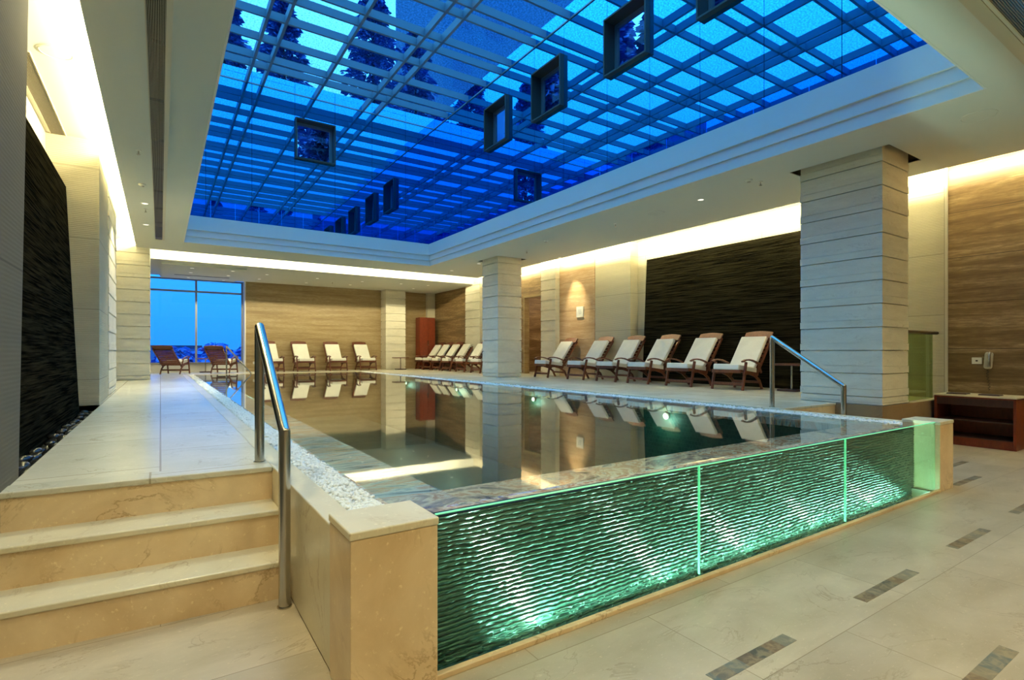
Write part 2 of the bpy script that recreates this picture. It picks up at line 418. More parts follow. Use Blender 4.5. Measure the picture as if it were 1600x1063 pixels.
# pool basin
m = MB()
m.box(1.12, 5.60, 2.4, 18.2, -1.0, -0.9)
struct(m.build('pool_basin', TILE)); m = MB()
m.box(1.08, 1.18, 2.3, 18.3, -1.0, 0.50); m.box(5.50, 5.60, 2.3, 18.3, -1.0, 0.50)
struct(m.build('pool_basin', tile_m(1, 2))); m = MB()
m.box(1.08, 5.60, 2.35, 2.45, -1.0, 0.50); m.box(1.08, 5.60, 18.15, 18.25, -1.0, 0.50)
struct(m.build('pool_basin', tile_m(0, 2)))
m = MB(); m.box(0.857, 1.185, 2.45, 18.46, 0.47, 0.548); m.box(5.495, 5.83, 2.45, 18.46, 0.47, 0.548)
m.box(1.185, 5.495, 18.14, 18.46, 0.47, 0.548)
struct(m.build('pool_coping', COPING, bevel=0.004))
m = MB(); m.prism([(0.857,2.123),(5.83,2.123),(5.83,2.45),(0.857,2.45)], 'z', 0.47, 0.5485)
struct(m.build('pool_coping', COPING_X, bevel=0.004))
m = MB(); m.box(0.87, 5.80, 2.043, 2.122, 0.50, 0.555)
struct(m.build('spill_edge', GRAN_BLACK, bevel=0.015, seg=3))
w = MB(); w.box(0.857, 5.83, 2.10, 18.46, 0.553, 0.566)
# only the top surface is water; keep it a single sheet with soft front edge
w = new_mesh_obj('pool_water', [(0.858,2.122,0.562),(5.829,2.122,0.562),(5.829,2.14,0.565),(5.829,18.465,0.565),(0.858,18.465,0.565),(0.858,2.14,0.565)], [(0,1,2,5),(5,2,3,4)], WATER)
tag(w, 'still dark green water filling the long indoor pool', 'water', kind='stuff')

for i, (x, y, sg) in enumerate([(1.181,4.66,1),(1.181,7.6,1),(1.181,10.5,1),(1.181,13.4,1),(5.499,4.66,-1),(5.499,7.6,-1),(5.499,10.5,-1),(5.499,13.4,-1)]):  # left row is added, out of view, to brighten the pool
    t = empty('pool_lamp', (x, y, 0.42)); m = MB(); m.prism([(0.048*math.cos(a*PI/8), 0.048*math.sin(a*PI/8)) for a in range(16)], 'x', 0, 0.02*sg); m.build('bezel', STEEL, t)
    m = MB(); m.prism([(0.036*math.cos(a*PI/8), 0.036*math.sin(a*PI/8)) for a in range(16)], 'x', 0.02*sg, 0.026*sg); m.build('lens', LAMP, t)
    l = bpy.data.lights.new('pool_lamp', 'POINT'); l.energy = 5; l.color = (0.45,1.0,0.75); l.shadow_soft_size = 0.08
    o = bpy.data.objects.new('pool_lamp_light', l); C.objects.link(o); o.location = (x+0.12*sg, y, 0.36); o.rotation_euler = (0, R(-72*sg)[0], 0)
    tag(t, 'round underwater lamp in the %s pool wall, %s' % ('left' if sg > 0 else 'right', ['nearest','second','third','farthest'][i % 4]), 'light', 'underwater pool lamps')
# front steps left and right
def steps(name, label, x0, x1, ys, skew, sgn=1):
    t = empty(name, ((x0+x1)/2, ys[0], 0)); ox, oy = (x0+x1)/2, ys[0]
    for i in range(2):
        z1 = R_H*(i+1); yb = ys[2]+0.02
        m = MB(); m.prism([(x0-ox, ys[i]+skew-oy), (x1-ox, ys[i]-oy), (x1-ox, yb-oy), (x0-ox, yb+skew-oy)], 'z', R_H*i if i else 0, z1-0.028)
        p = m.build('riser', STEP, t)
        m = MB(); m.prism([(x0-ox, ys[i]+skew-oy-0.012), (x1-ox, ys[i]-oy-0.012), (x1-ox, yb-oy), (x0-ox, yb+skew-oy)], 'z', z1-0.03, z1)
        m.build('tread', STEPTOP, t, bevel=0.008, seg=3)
    m = MB(); m.prism([(x0-ox, ys[2]+skew-oy-0.006), (x1-ox, ys[2]-oy-0.006), (x1-ox, ys[2]+0.03-oy), (x0-ox, ys[2]+skew+0.03-oy)], 'z', 0, D-0.03)
    m.build('riser', STEP, t)
    m = MB(); m.prism([(x0-ox, ys[2]+skew-oy-0.018), (x1-ox, ys[2]-oy-0.018), (x1-ox, ys[2]+0.16-oy), (x0-ox, ys[2]+skew+0.16-oy)], 'z', D-0.03, D+0.002)
    m.build('tread', DECK, t, bevel=0.008, seg=3)
    tag(t, label, 'steps'); return t
steps('marble_steps', 'three honey marble steps in the left foreground', -0.645, 0.552, (2.895, 3.155, 3.415), 0.063)
steps('marble_steps', 'honey marble steps behind the right end of the pool, beside the big pillar', 6.22, 7.47, (3.0, 3.26, 3.52), 0.0)

# end piers
def pier(name, label, x0, x1, y0, y1, z):
    t = empty(name, ((x0+x1)/2, (y0+y1)/2, 0)); cx, cy = (x0+x1)/2, (y0+y1)/2
    a, b = (x1-x0)/2, (y1-y0)/2
    MB().box(-a, a, -b, b, 0, z-0.03).build('body', STEP, t, bevel=0.004)
    MB().box(-a-0.004, a+0.004, -b-0.004, b+0.004, z-0.03, z).build('cap', STEPTOP, t, bevel=0.006, seg=3)
    tag(t, label, 'pier'); return t
pier('marble_pier', 'honey marble end pier at the left of the glass, near the camera', 0.545, 0.875, 1.83, 2.10, 0.6275)
pier('marble_pier', 'small marble end pier at the right end of the glass', 5.79, 6.10, 1.84, 2.13, 0.6275)

# glass front
xs = [0.885, 2.487, 4.146, 5.785]
labs = ['left glass pane of the pool front, next to the foreground pier', 'middle glass pane of the pool front', 'right glass pane of the pool front, ending at the far pier']
gf = empty('glass_pool_front', (3.33, 1.88, 0))
for i in range(3):
    x0, x1 = xs[i]+0.004-3.33, xs[i+1]-0.004-3.33
    p = MB().box(x0, x1, -0.006, 0.006, 0.022, 0.619).build('pane', GREENGLASS, gf)
    m = MB(); m.box(x0, x1, -0.006, 0.006, 0.6195, 0.6235)
    if i < 2: m.box(x1, x1+0.0045, -0.006, 0.006, 0.022, 0.6235)
    e_ = m.build('glass_edge', EDGE, p); e_['label'] = 'bright green polished edge'
tag(gf, 'long green lit glass front of the raised pool, in three panes', 'glass wall')
m = MB(); m.box(0.87, 5.80, 1.875, 2.05, -0.15, -0.12); struct(m.build('light_trough', Mat('white trough lining', 0.25, (0.7,0.85,0.78)).m))
m = MB(); m.box(0.87, 5.80, 1.835, 1.865, 0, 0.022); struct(m.build('trim_3', STEP, bevel=0.003))
# ridged water wall behind the glass (true ridges)
def water_wall():
    x0, x1, y, z0, z1 = 0.87, 5.795, 2.043, -0.12, 0.552
    nx, nz = 620, 300; V = []; rng = random.Random(3)
    ph = [[rng.uniform(-1, 1) for _ in range(260)] for _ in range(60)]
    def vn(a, b):
        ia, ib = int(a) % 259, int(b) % 59; fa, fb = a-int(a), b-int(b); fa = fa*fa*(3-2*fa); fb = fb*fb*(3-2*fb)
        return (ph[ib][ia]*(1-fa)+ph[ib][ia+1]*fa)*(1-fb)+(ph[ib+1][ia]*(1-fa)+ph[ib+1][ia+1]*fa)*fb
    for k in range(nz+1):
        z = z0+(z1-z0)*k/nz
        for i in range(nx+1):
            x = x0+(x1-x0)*i/nx
            p = z/0.0215 + 0.13*vn(x*30, z*46) + 0.30*vn(x*6+7, z*8+3)
            fr = p - math.floor(p)
            a = 0.010*(fr**1.3 if fr < 0.85 else (0.85**1.3)*(1-fr)/0.15)
            V.append((x, y - a - 0.002*vn(x*50+3, z*45), z))
    F = []
    for k in range(nz):
        for i in range(nx):
            q = k*(nx+1)+i; F.append((q, q+1, q+nx+2, q+nx+1))
    o = new_mesh_obj('ridged_water_wall', V, F, RIPPLE, None, True)
    tag(o, 'dark ridged wall with falling water behind the green lit glass', 'water wall')
    MB().box(x0, x1, y, 2.12, -0.12, 0.50).build('backing', GRAN_BLACK, o)
water_wall()
# uplights in the gap
t0 = None
pos = [1.51, 2.41, 3.20, 4.10, 5.05]
ul = ['leftmost uplight behind the glass pool front, casting the brightest glow', 'second uplight from the left behind the glass front', 'middle uplight behind the glass pool front', 'fourth uplight from the left behind the glass front', 'rightmost uplight behind the glass, below the narrow bright streak']
for i, x in enumerate(pos):
    t = empty('uplight', (x, 1.955, -0.119))
    MB().lathe([(0.032,0),(0.032,0.018),(0.026,0.02)], seg=20).build('housing', STEEL, t)
    MB().lathe([(0.014,0.0201),(0.014,0.0215)], seg=16).build('lens', LED, t)
    l = bpy.data.lights.new('uplight_lamp', 'SPOT'); l.energy = [30,15,19,11,24][i]; l.color = (0.66,1.0,0.84); l.spot_size = math.radians(130); l.spot_blend = 0.7; l.shadow_soft_size = 0.02
    o = bpy.data.objects.new('uplight_lamp', l); C.objects.link(o); o.parent = t; o.location = (0, 0.0, 0.03); o.rotation_euler = R(172, 0, 0)
    tag(t, ul[i], 'light', 'uplights behind the glass')
area('glass_base_strip', (3.45, 1.975, -0.06), 4.4, 0.02, R(180-4, 0, 0), 20, (0.45,1.0,0.80))

# ------------------------------------------------------------------ pebbles
def pebbles(name, rects, n, z, size, label, mat, seed):
    rng = random.Random(seed); V = []; F = []
    ico = bmesh.new(); bmesh.ops.create_icosphere(ico, subdivisions=1, radius=1)
    iv = [v.co.copy() for v in ico.verts]; jf = [[v.index for v in f.verts] for f in ico.faces]; ico.free()
    tot = sum((r[1]-r[0])*(r[3]-r[2])*r[4] for r in rects)
    for r in rects:
        k = int(n*(r[1]-r[0])*(r[3]-r[2])*r[4]/tot)
        for _ in range(k):
            s = size*rng.uniform(0.7, 1.25)*r[5]
            c = Vector((rng.uniform(r[0]+s, r[1]-s), rng.uniform(r[2]+s, r[3]-s), z+rng.uniform(-0.012, 0.008)))
            M = Matrix.Rotation(rng.uniform(0, 6.3), 3, 'Z') @ Matrix.Rotation(rng.uniform(-0.5, 0.5), 3, 'X')
            sc = Vector((s*rng.uniform(0.8, 1.25), s*rng.uniform(0.7, 1.0), s*rng.uniform(0.55, 0.8)))
            b = len(V)
            for v in iv: V.append(tuple(c + M @ Vector((v.x*sc.x, v.y*sc.y, v.z*sc.z))))
            F += [[b+q for q in f] for f in jf]
    o = new_mesh_obj(name, V, F, mat, None, True); tag(o, label, 'pebbles', kind='stuff'); return o
pebbles('white_pebbles', [(0.668,0.857,2.10,4.2,3.0,1.0),(0.668,0.857,4.2,8,1.6,1.25),(0.668,0.857,8,18.6,0.5,2.0)], 7500, D-0.020, 0.0130, 'strip of small white pebbles along the left side of the pool', PEBBLE, 5)
pebbles('white_pebbles', [(5.83,6.10,2.13,8,1.6,1.3),(5.83,6.14,8,18.6,0.5,2.0)], 4500, D-0.020, 0.0130, 'strip of small white pebbles along the right side of the pool', PEBBLE, 6)

# ------------------------------------------------------------------ walls (structure)
# left: near lining wall with leaning end, niche, pier, courses
m = MB(); 
m.prism([(-3.2,0),(3.87,0),(3.87,D),(4.19,ZC),(-3.2,ZC)], 'x', -1.35, -0.64)
struct(m.build('wall_left', LINED_D))
m = MB(); m.box(-1.35, -1.18, 3.8, 8.75, 0.3, ZC); struct(m.build('wall_left', LINED))
m = MB(); m.box(-1.35, -0.655, 8.63, 9.96, 0, ZC); struct(m.build('wall_left', LINED_X, bevel=0.004))
m = MB(); m.box(-1.35, -1.0, 9.96, 21.2, 0, ZC); struct(m.build('wall_left', LINED))
m = MB(); m.box(-1.2, -0.62, 3.8, 8.64, 0.3, 0.44); struct(m.build('stone_bed', BLACK))
# leaning black slab, left
def slab(name, label, xb, xt, y0, y1, z0, z1, sgn):
    t = 0.09*sgn
    m = MB(); m.prism([(xb, z0), (xb+t, z0), (xt+t, z1), (xt, z1)], 'y', y0, y1)
    o = m.build(name, SLATE); tag(o, label, 'water wall'); return o
slab('slate_water_wall', 'tall leaning black slate water wall at the far left', -0.85, -0.985, 3.6, 8.625, 0.40, 3.32, -1)
slab('slate_water_wall', 'large black slate water wall behind the right row of loungers', 9.60, 9.745, 4.25, 8.86, D, 3.47, 1)

def pillar(name, label, x0, x1, y0, y1, z0, z1, first, mat=BLOCK, step=0.297, cat='pillar'):
    cx, cy = (x0+x1)/2, (y0+y1)/2
    m = MB(); a, b = (x1-x0)/2, (y1-y0)/2
    zs = [z0]; z = first
    while z < z1-0.02:
        if z > z0+0.02: zs.append(z)
        z += step
    zs.append(z1)
    for i in range(len(zs)-1):
        h = zs[i+1]-zs[i]; g = 0.0045 if y0 < 5 else 0.009; k = min(0.20, h*0.68)
        m.box(-a+0.03, a-0.03, -b+0.03, b-0.03, zs[i], zs[i+1])              # core
        m.box(-a+0.006, a-0.006, -b+0.006, b-0.006, zs[i+1]-k, zs[i+1])      # upper field
        m.box(-a-0.008, a+0.008, -b-0.008, b+0.008, zs[i]+g*1.6, zs[i+1]-k)  # proud lower band
        m.box(-a-0.003, a+0.003, -b-0.003, b+0.003, zs[i+1]-k+0.004, zs[i+1]-g)
    o = m.build(name, mat); o.location = (cx, cy, 0)
    tag(o, label, cat, 'coursed stone pillars'); return o
pillar('stone_pillar', 'massive coursed limestone pillar in the right foreground behind the handrail', 7.54, 8.30, 2.99, 4.0, D, ZC, 0.973-0.297)
MB().box(7.532, 8.308, 2.975, 3.53, 0, D).build('trim_4', BROWN_D)['kind'] = 'structure'
pillar('stone_pillar', 'slimmer coursed limestone pillar at mid length of the right deck', 7.52, 8.27, 12.04, 12.85, D, ZC, 0.973-0.297)
pillar('stone_pillar', 'coursed stone pillar left of the tall window', -0.98, -0.22, 15.75, 16.75, D, ZC, 0.973-0.297)
pillar('stone_pillar', 'narrow coursed stone pilaster on the left wall before the window pillar', -1.0, -0.67, 10.3, 11.92, D, ZC, 0.973-0.297)
pillar('stone_pillar', 'pale coursed pillar on the far wall between travertine panels', 7.32, 8.12, 19.95, 20.5, D, ZB, 0.973-0.297)
pillar('stone_pillar', 'coursed stone pilaster at the far end of the right wall', 9.42, 9.7, 16.3, 17.35, D, ZC, 0.973-0.297)
pillar('stone_pillar', 'coursed stone pilaster between the doorway and the lit travertine panel', 9.43, 9.7, 12.0, 12.68, D, ZC, 0.973-0.297)
# right wall
m = MB(); m.box(9.5, 9.9, -3.2, 2.93, 0, ZC+0.02); struct(m.build('wall_right', TRAV_Y))
m = MB(); m.box(9.47, 9.51, 2.925, 2.955, D, ZC+0.01); struct(m.build('trim_5', TRIMW))
m = MB(); m.box(9.60, 9.9, 2.955, 4.3, 0, ZC+0.02); m.box(9.60, 9.9, 9.25, 10.51, 0, ZC+0.02); struct(m.build('wall_right', LINED))
m = MB(); m.box(9.86, 9.98, 4.3, 9.25, 0, ZC+0.02); struct(m.build('wall_right', LINED))
m = MB(); m.box(9.58, 9.9, 10.51, 12.0, 0, ZC+0.02); struct(m.build('wall_right', TRAV_PINK))
m = MB(); m.plate('x', 12.6, 20.7, 0, ZC+0.02, 9.60, 9.74, holes=[(12.86,13.77,D,2.97)]); struct(m.build('wall_right', TRAV_Y))
# far wall and window bay
m = MB(); m.box(2.47, 9.75, 20.5, 20.7, 0, ZB+0.1); struct(m.build('wall_far', TRAV_X))
m = MB(); m.box(9.25, 9.62, 20.35, 20.52, D, ZB+0.05); struct(m.build('wall_far', LINED_X))
m = MB(); m.box(-1.35, -0.98, 20.5, 21.2, 0, 4.4); m.box(2.43, 2.47, 20.45, 21.2, D, ZB); m.box(-1.0, 2.6, 20.95, 21.15, 0, D+0.28); struct(m.build('wall_far', PAINT_G))
# behind the camera
m = MB(); m.box(-1.35, 9.9, -3.35, -3.2, 0, ZC+0.02); struct(m.build('wall_back', TRAV_X))

# ------------------------------------------------------------------ ceilings
vent_l = (-0.10, 0.045, -2.0, 14.45); vent_n = (1.6, 9.0, 1.13, 1.31)
hole1 = (7.45, 8.42, 2.88, 4.12); hole2 = (7.43, 8.38, 11.93, 12.97)
opening = (0.455, 6.65, 1.76, 14.45)
m = MB(); m.plate('z', -0.49, 9.07, -3.2, 15.86, ZS, ZS+0.05, holes=[opening, vent_l, vent_n, hole1, hole2])
struct(m.build('ceiling', PAINT))
m = MB(); m.box(-1.35, -0.2, -3.2, 16.9, ZC, ZC+0.05); m.box(8.8, 9.98, -3.2, 16.9, ZC, ZC+0.05)
m.box(-0.2, 8.8, 15.2, 16.9, ZC, ZC+0.05)
m.box(0.3, 8.8, -3.2, 1.0, ZC, ZC+0.05); m.box(-0.2, 0.3, -3.2, 15.2, ZC+0.25, ZC+0.3); m.box(6.9, 8.8, 1.0, 15.2, ZC+0.25, ZC+0.3); m.box(0.3, 6.9, 1.0, 1.5, ZC+0.25, ZC+0.3)
struct(m.build('ceiling', PAINT))
# lower ceiling over the far end, with bulkhead face
m = MB(); m.box(-0.22, 9.75, 16.75, 16.85, ZB, ZC+0.02); m.box(0.0, 9.75, 16.85, 20.62, ZB, ZB+0.05); m.box(-1.0, 0.0, 16.85, 21.2, ZB+0.12, ZB+0.17); m.box(0.0, 9.75, 20.62, 21.2, ZB+0.12, ZB+0.17)
m.box(-0.02, 0.0, 16.85, 20.62, ZB, ZB+0.14)
struct(m.build('ceiling', PAINT))
m = MB(); m.box(0.02, 2.1, 17.2, 20.3, ZB-0.06, ZB+0.0); struct(m.build('ceiling', PAINT))
m = MB(); m.box(0.35, 1.85, 19.30, 19.34, ZB-0.068, ZB-0.058); tag(m.build('ceiling_slot', BLACK), 'long thin air slot in the ceiling tray near the window', 'vent')
# shadow gap linings round the pillars
m = MB()
for h in (hole1, hole2):
    m.box(h[0]-0.02, h[0], h[2]-0.02, h[3]+0.02, ZS+0.01, ZC+0.2); m.box(h[1], h[1]+0.02, h[2]-0.02, h[3]+0.02, ZS+0.01, ZC+0.2)
    m.box(h[0], h[1], h[2]-0.02, h[2], ZS+0.01, ZC+0.2); m.box(h[0], h[1], h[3], h[3]+0.02, ZS+0.01, ZC+0.2)
    m.box(h[0], h[1], h[2], h[3], ZC+0.18, ZC+0.2)
struct(m.build('trim_6', DARKPAINT))
# fascia of the roof light opening: three bands, the upper ones a little proud
def ring(m, x0, x1, y0, y1, z0, z1, t=0.3):
    m.box(x1, x1+t, y0-t, y1+t, z0, z1); m.box(x0-t, x0, y0-t, y1+t, z0, z1); m.box(x0, x1, y1, y1+t, z0, z1); m.box(x0, x1, y0-t, y0, z0, z1)
m = MB(); ring(m, 0.460, 6.645, 1.765, 14.445, ZS-0.003, 3.95, 0.02)
ring(m, 0.485, 6.62, 1.79, 14.42, 3.95, 4.10, 0.28); ring(m, 0.515, 6.59, 1.82, 14.39, 4.10, 4.43, 0.31)
struct(m.build('trim_7', PAINT_G, bevel=0.004))

# ------------------------------------------------------------------ mirror glass shaft walls and windows in them
WX, WY, WL, WN = 6.86, 14.60, 0.15, 1.55
frames_r = [(10.49,11.50),(8.45,9.47),(6.17,7.19),(4.14,5.17),(2.15,3.15)]
FZ0, FZ1 = 6.28, 7.33
def mirror_wall(name, axis, a0, a1, t0, t1, cuts, holes):
    m = MB(); cuts = sorted({a0, a1, *cuts}); g = 0.004
    zc = sorted({4.40, FZ0, FZ1, 8.25})
    for i in range(len(cuts)-1):
        for j in range(len(zc)-1):
            ca = (cuts[i]+cuts[i+1])/2; cz = (zc[j]+zc[j+1])/2
            if any(h[0] < ca < h[1] and FZ0 < cz < FZ1 for h in holes): continue
            zt = zc[j+1]-(g if j == 0 else 0)
            if axis == 'x': m.box(t0, t1, cuts[i]+g, cuts[i+1]-g, zc[j], zt)
            else: m.box(cuts[i]+g, cuts[i+1]-g, t0, t1, zc[j], zt)
    o = struct(m.build(name, MIRROR)); return o
cr = [c for f in frames_r for c in f]+[12.5,13.5]
mirror_wall('wall_shaft_right', 'x', 1.0, WY, WX, WX+0.02, cr, frames_r)
MBk = MB(); MBk.plate('x', 1.0, WY, 4.4, 8.25, WX+0.022, WX+0.05, holes=[(f[0],f[1],FZ0,FZ1) for f in frames_r]); struct(MBk.build('wall_shaft_right', BLACK))
frame_f = [(2.91,3.93)]
mirror_wall('wall_shaft_far', 'y', WL, WX, WY, WY+0.02, [2.91,3.93,0.9,1.9,4.95,5.95], frame_f)
MBk = MB(); MBk.plate('y', WL, WX, 4.4, 8.25, WY+0.022, WY+0.05, holes=[(2.91,3.93,FZ0,FZ1)]); struct(MBk.build('wall_shaft_far', BLACK))
mirror_wall('wall_shaft_left', 'x', 1.0, WY, WL-0.02, WL, [2.5,4,5.5,7,8.5,10,11.5,13], [])
mirror_wall('wall_shaft_near', 'y', WL, WX, WN-0.02, WN, [1.9,2.9,3.9,4.9,5.9], [])
def shaft_window(name, axis, a0, a1, face, out):
    # framed box standing proud of the mirror; out = direction outward of the shaft
    t = empty(name, (face, (a0+a1)/2, FZ0) if axis == 'x' else ((a0+a1)/2, face, FZ0)); h = (a1-a0)/2; H = FZ1-FZ0
    def B(m, s0, s1, d0, d1, z0, z1):
        if axis == 'x': m.box(d0, d1, s0, s1, z0, z1)
        else: m.box(s0, s1, d0, d1, z0, z1)
    p0, p1 = -0.10, 0.28
    m = MB(); 
    B(m, -h, -h+0.03, p0, p1, 0, H); B(m, h-0.03, h, p0, p1, 0, H); B(m, -h+0.03, h-0.03, p0, p1, 0, 0.03); B(m, -h+0.03, h-0.03, p0, p1, H-0.03, H)
    m.build('window_surround', FRAMEW, t)
    m = MB(); q0, q1 = 0.16, 0.22; f = 0.07
    B(m, -h+0.03, -h+0.03+f, q0, q1, 0.03, H-0.03); B(m, h-0.03-f, h-0.03, q0, q1, 0.03, H-0.03)
    B(m, -h+0.03+f, h-0.03-f, q0, q1, 0.03, 0.03+f); B(m, -h+0.03+f, h-0.03-f, q0, q1, H-0.03-f, H-0.03)
    m.build('window_frame', ALU, t)
    m = MB(); B(m, -h+0.09, h-0.09, 0.185, 0.19, 0.09, H-0.09); m.build('pane', PANE, t)
    struct(t); return t
for i, f in enumerate(frames_r): shaft_window('window_%d' % (i+2), 'x', f[0], f[1], WX, 1)
shaft_window('window_7', 'y', 2.91, 3.93, WY, 1)

# ------------------------------------------------------------------ glass roof
rf = empty('roof_light', (3.5, 8, ZR)); bx = [0.55, 1.785, 2.14, 3.41, 4.685, 5.08, 6.36]
bx = [0.55, 1.785, 2.14, 3.41, 4.685, 5.08]
by = [13.72, 13.32, 12.5, 11.57, 10.83, 10.41, 9.44, 9.06, 8.28, 7.42, 6.62, 6.24, 5.25, 4.86, 4.05, 3.2, 2.4]
for x in bx:
    MB().box(x-0.028-3.5, x+0.028-3.5, 1.5-8, WY-8, 0, 0.17).build('glazing_bar', LATT, rf)
for y in by:
    MB().box(WL-3.5, WX-3.5, y-0.026-8, y+0.026-8, 0.012, 0.175).build('cross_bar', LATT, rf)
m = MB(); m.box(WL-3.5, WX-3.5, WN-8, WY-8, 0.185, 0.197); m.build('roof_glass', ROOFGLASS, rf)
m = MB(); m.box(WX-3.5-0.02, WX-3.5-0.003, WN-8, WY-8, 0.0, 0.03); m.box(WL-3.5, WX-3.5, WY-8-0.02, WY-8-0.003, 0, 0.03); m.build('edge_angle', ALU, rf)
tag(rf, 'large glass roof of crossing white bars above the pool', 'skylight')

# ------------------------------------------------------------------ far window and doorway
wz0, wz1 = D+0.28, ZB+0.02
t = empty('window_1', (0.8, 20.93, 0))
def wb(m, x0, x1, z0, z1, d=0.05): m.box(x0-0.8, x1-0.8, -d, d, z0, z1)
m = MB(); wb(m, -0.98, -0.90, wz0, wz1); wb(m, 2.38, 2.46, wz0, wz1); wb(m, 0.98, 1.04, wz0, wz1, 0.045); wb(m, -0.9, 2.38, 3.27, 3.33, 0.04); wb(m, -0.9, 2.38, wz0, wz0+0.05); wb(m, -0.9, 2.38, wz1-0.05, wz1)
m.build('window_frame', ALU, t)
m = MB(); m.box(-1.75, 1.62, 0.0, 0.008, wz0+0.03, wz1-0.03); m.build('pane', PANE, t); struct(t)
# doorway on the right wall with lit stair lobby behind
t = empty('door_1', (9.6, 13.31, D))
m = MB(); m.box(-0.03, 0.16, -0.50, -0.44, 0, 2.40); m.box(-0.03, 0.16, 0.44, 0.50, 0, 2.40); m.box(-0.03, 0.16, -0.50, 0.50, 2.38, 2.45); m.build('door_frame', TRAV_X, t); struct(t)
m = MB(); m.box(9.74, 12.2, 14.9, 15.0, 0, 3.4); m.box(12.2, 12.3, 12.1, 15.0, 0, 3.4); m.box(9.74, 12.3, 12.1, 12.2, 0, 3.4); struct(m.build('wall_lobby', TRAV_Y))
m = MB(); m.box(9.74, 12.3, 12.1, 15.0, 3.3, 3.4); struct(m.build('ceiling', PAINT))
m = MB(); m.box(9.7, 12.3, 12.1, 15.0, D-0.05, D); struct(m.build('floor', DECK))
m = MB(); m.prism([(12.9, D), (14.9, D), (14.9, D+1.1)], 'x', 11.4, 12.2); struct(m.build('stair_flight', STEPTOP))
m = MB(); m.tube([(11.3,12.9,D+0.62),(11.3,14.8,D+1.66)], 0.02); m.tube([(11.3,13.2,D),(11.3,13.2,D+0.78)], 0.014); m.tube([(11.3,14.6,D),(11.3,14.6,D+1.55)], 0.014)
tag(m.build('stair_handrail', STEEL, smooth=True), 'thin sloping handrail inside the doorway on the right wall', 'handrail')
m = MB(); m.box(11.2, 11.9, 13.3, 14.2, 2.95, 3.1); tag(m.build('lobby_lamp', LAMP), 'shallow lit ceiling box inside the doorway', 'light')
lo = bpy.data.lights.new('lobby_light', 'POINT'); lo.energy = 22; lo.color = (1.0,0.72,0.42); lo.shadow_soft_size = 0.15
o = bpy.data.objects.new('lobby_light', lo); C.objects.link(o); o.location = (10.8, 13.5, 2.8)

# ------------------------------------------------------------------ ceiling grilles
def grille(name, label, x0, x1, y0, y1, z, n, along):
    t = empty(name, ((x0+x1)/2, (y0+y1)/2, z)); a, b = (x1-x0)/2, (y1-y0)/2
    if along == 'y':
        for i in range(n):
            x = -a+(2*a)*(i+0.5)/n; MB().box(x-0.0022, x+0.0022, -b, b, 0.0, 0.03).build('slat', GRILLE, t)
    else:
        for i in range(n):
            y = -b+(2*b)*(i+0.5)/n; MB().box(-a, a, y-0.0022, y+0.0022, 0.0, 0.03).build('slat', GRILLE, t)
    m = MB(); w_ = 0.008
    m.box(-a-w_, -a, -b, b, -0.003, 0.03); m.box(a, a+w_, -b, b, -0.003, 0.03); m.box(-a-w_, a+w_, -b-w_, -b, -0.003, 0.03); m.box(-a-w_, a+w_, b, b+w_, -0.003, 0.03)
    m.build('grille_frame', TRIMW, t); tag(t, label, 'vent', 'ceiling air grilles'); return t
grille('air_grille', 'very long dark slatted grille in the left soffit', -0.092, 0.037, -1.9, 14.44, ZS+0.004, 12, 'y')
grille('air_grille', 'dark slatted grille in the ceiling at the top right corner', 1.61, 8.99, 1.138, 1.302, ZS+0.004, 12, 'x')
g3 = grille('air_grille', 'short pale grille in the bright slot above the left slate wall', -1.13, -0.99, 6.4, 8.72, ZC-0.012, 12, 'y')
m = MB(); m.box(0.045, 0.08, -2.0, 14.47, ZS-0.008, ZS+0.0); m.box(1.6, 9.05, 1.33, 1.42, ZS-0.008, ZS+0.0); struct(m.build('trim_8', TRIMW))
# duct void above the grille
m = MB(); m.box(-0.13, -0.12, -2, 14.5, ZS+0.04, ZC+0.2); m.box(0.10, 0.11, -2, 14.5, ZS+0.04, ZC+0.2); m.box(-0.12, 0.10, 14.48, 14.5, ZS+0.04, ZC+0.2); m.box(-0.13, 0.11, -2, 14.5, ZC+0.2, ZC+0.21)
for k in range(9): m.box(-0.11, 0.09, 3.0+1.3*k, 3.35+1.3*k, ZS+0.16, ZS+0.19)
struct(m.build('duct_void', Mat('blackened duct lining', 0.8, (0.008,0.007,0.005), spec=0.05).m))

# ------------------------------------------------------------------ small ceiling fittings
def downlight(loc, label, watts=0, tilt=None, size=100, r=0.05, group='recessed downlights', blend=0.6, col=WARM, proto=[None]):
    if proto[0] is None:
        t = empty('downlight', loc)
        MB().lathe([(0.062,0.0),(0.062,-0.006),(0.05,-0.006),(0.045,0.0)], seg=24).build('bezel', WHITEP, t)
        MB().lathe([(0.044,-0.001),(0.044,-0.003)], seg=20).build('lens', LAMP, t); proto[0] = t
    else: t = dup(proto[0], loc)
    tag(t, label, 'light', group)
    if watts:
        l = bpy.data.lights.new('downlight_lamp', 'SPOT'); l.energy = watts; l.color = col; l.spot_size = math.radians(size); l.spot_blend = blend; l.shadow_soft_size = 0.04
        o = bpy.data.objects.new('downlight_lamp', l); C.objects.link(o); o.location = (loc[0], loc[1], loc[2]-0.02)
        if tilt: o.rotation_euler = tilt
    return t
rows = [(0.75,17.6),(0.76,18.6),(0.75,19.9),(1.78,17.6),(1.77,18.7),(1.75,20.0)]
nm = ['nearest on the left', 'middle on the left', 'farthest on the left', 'nearest on the right', 'middle on the right', 'farthest on the right']
for i, (x, y) in enumerate(rows): downlight((x, y, ZB-0.062), 'small bright downlight in the tray by the window, ' + nm[i], 30)
rows = [(2.8,18.22),(2.76,19.49),(4.34,18.25),(4.3,19.65),(5.84,18.23),(5.75,19.34),(7.19,18.06),(8.19,17.95),(8.13,19.17)]
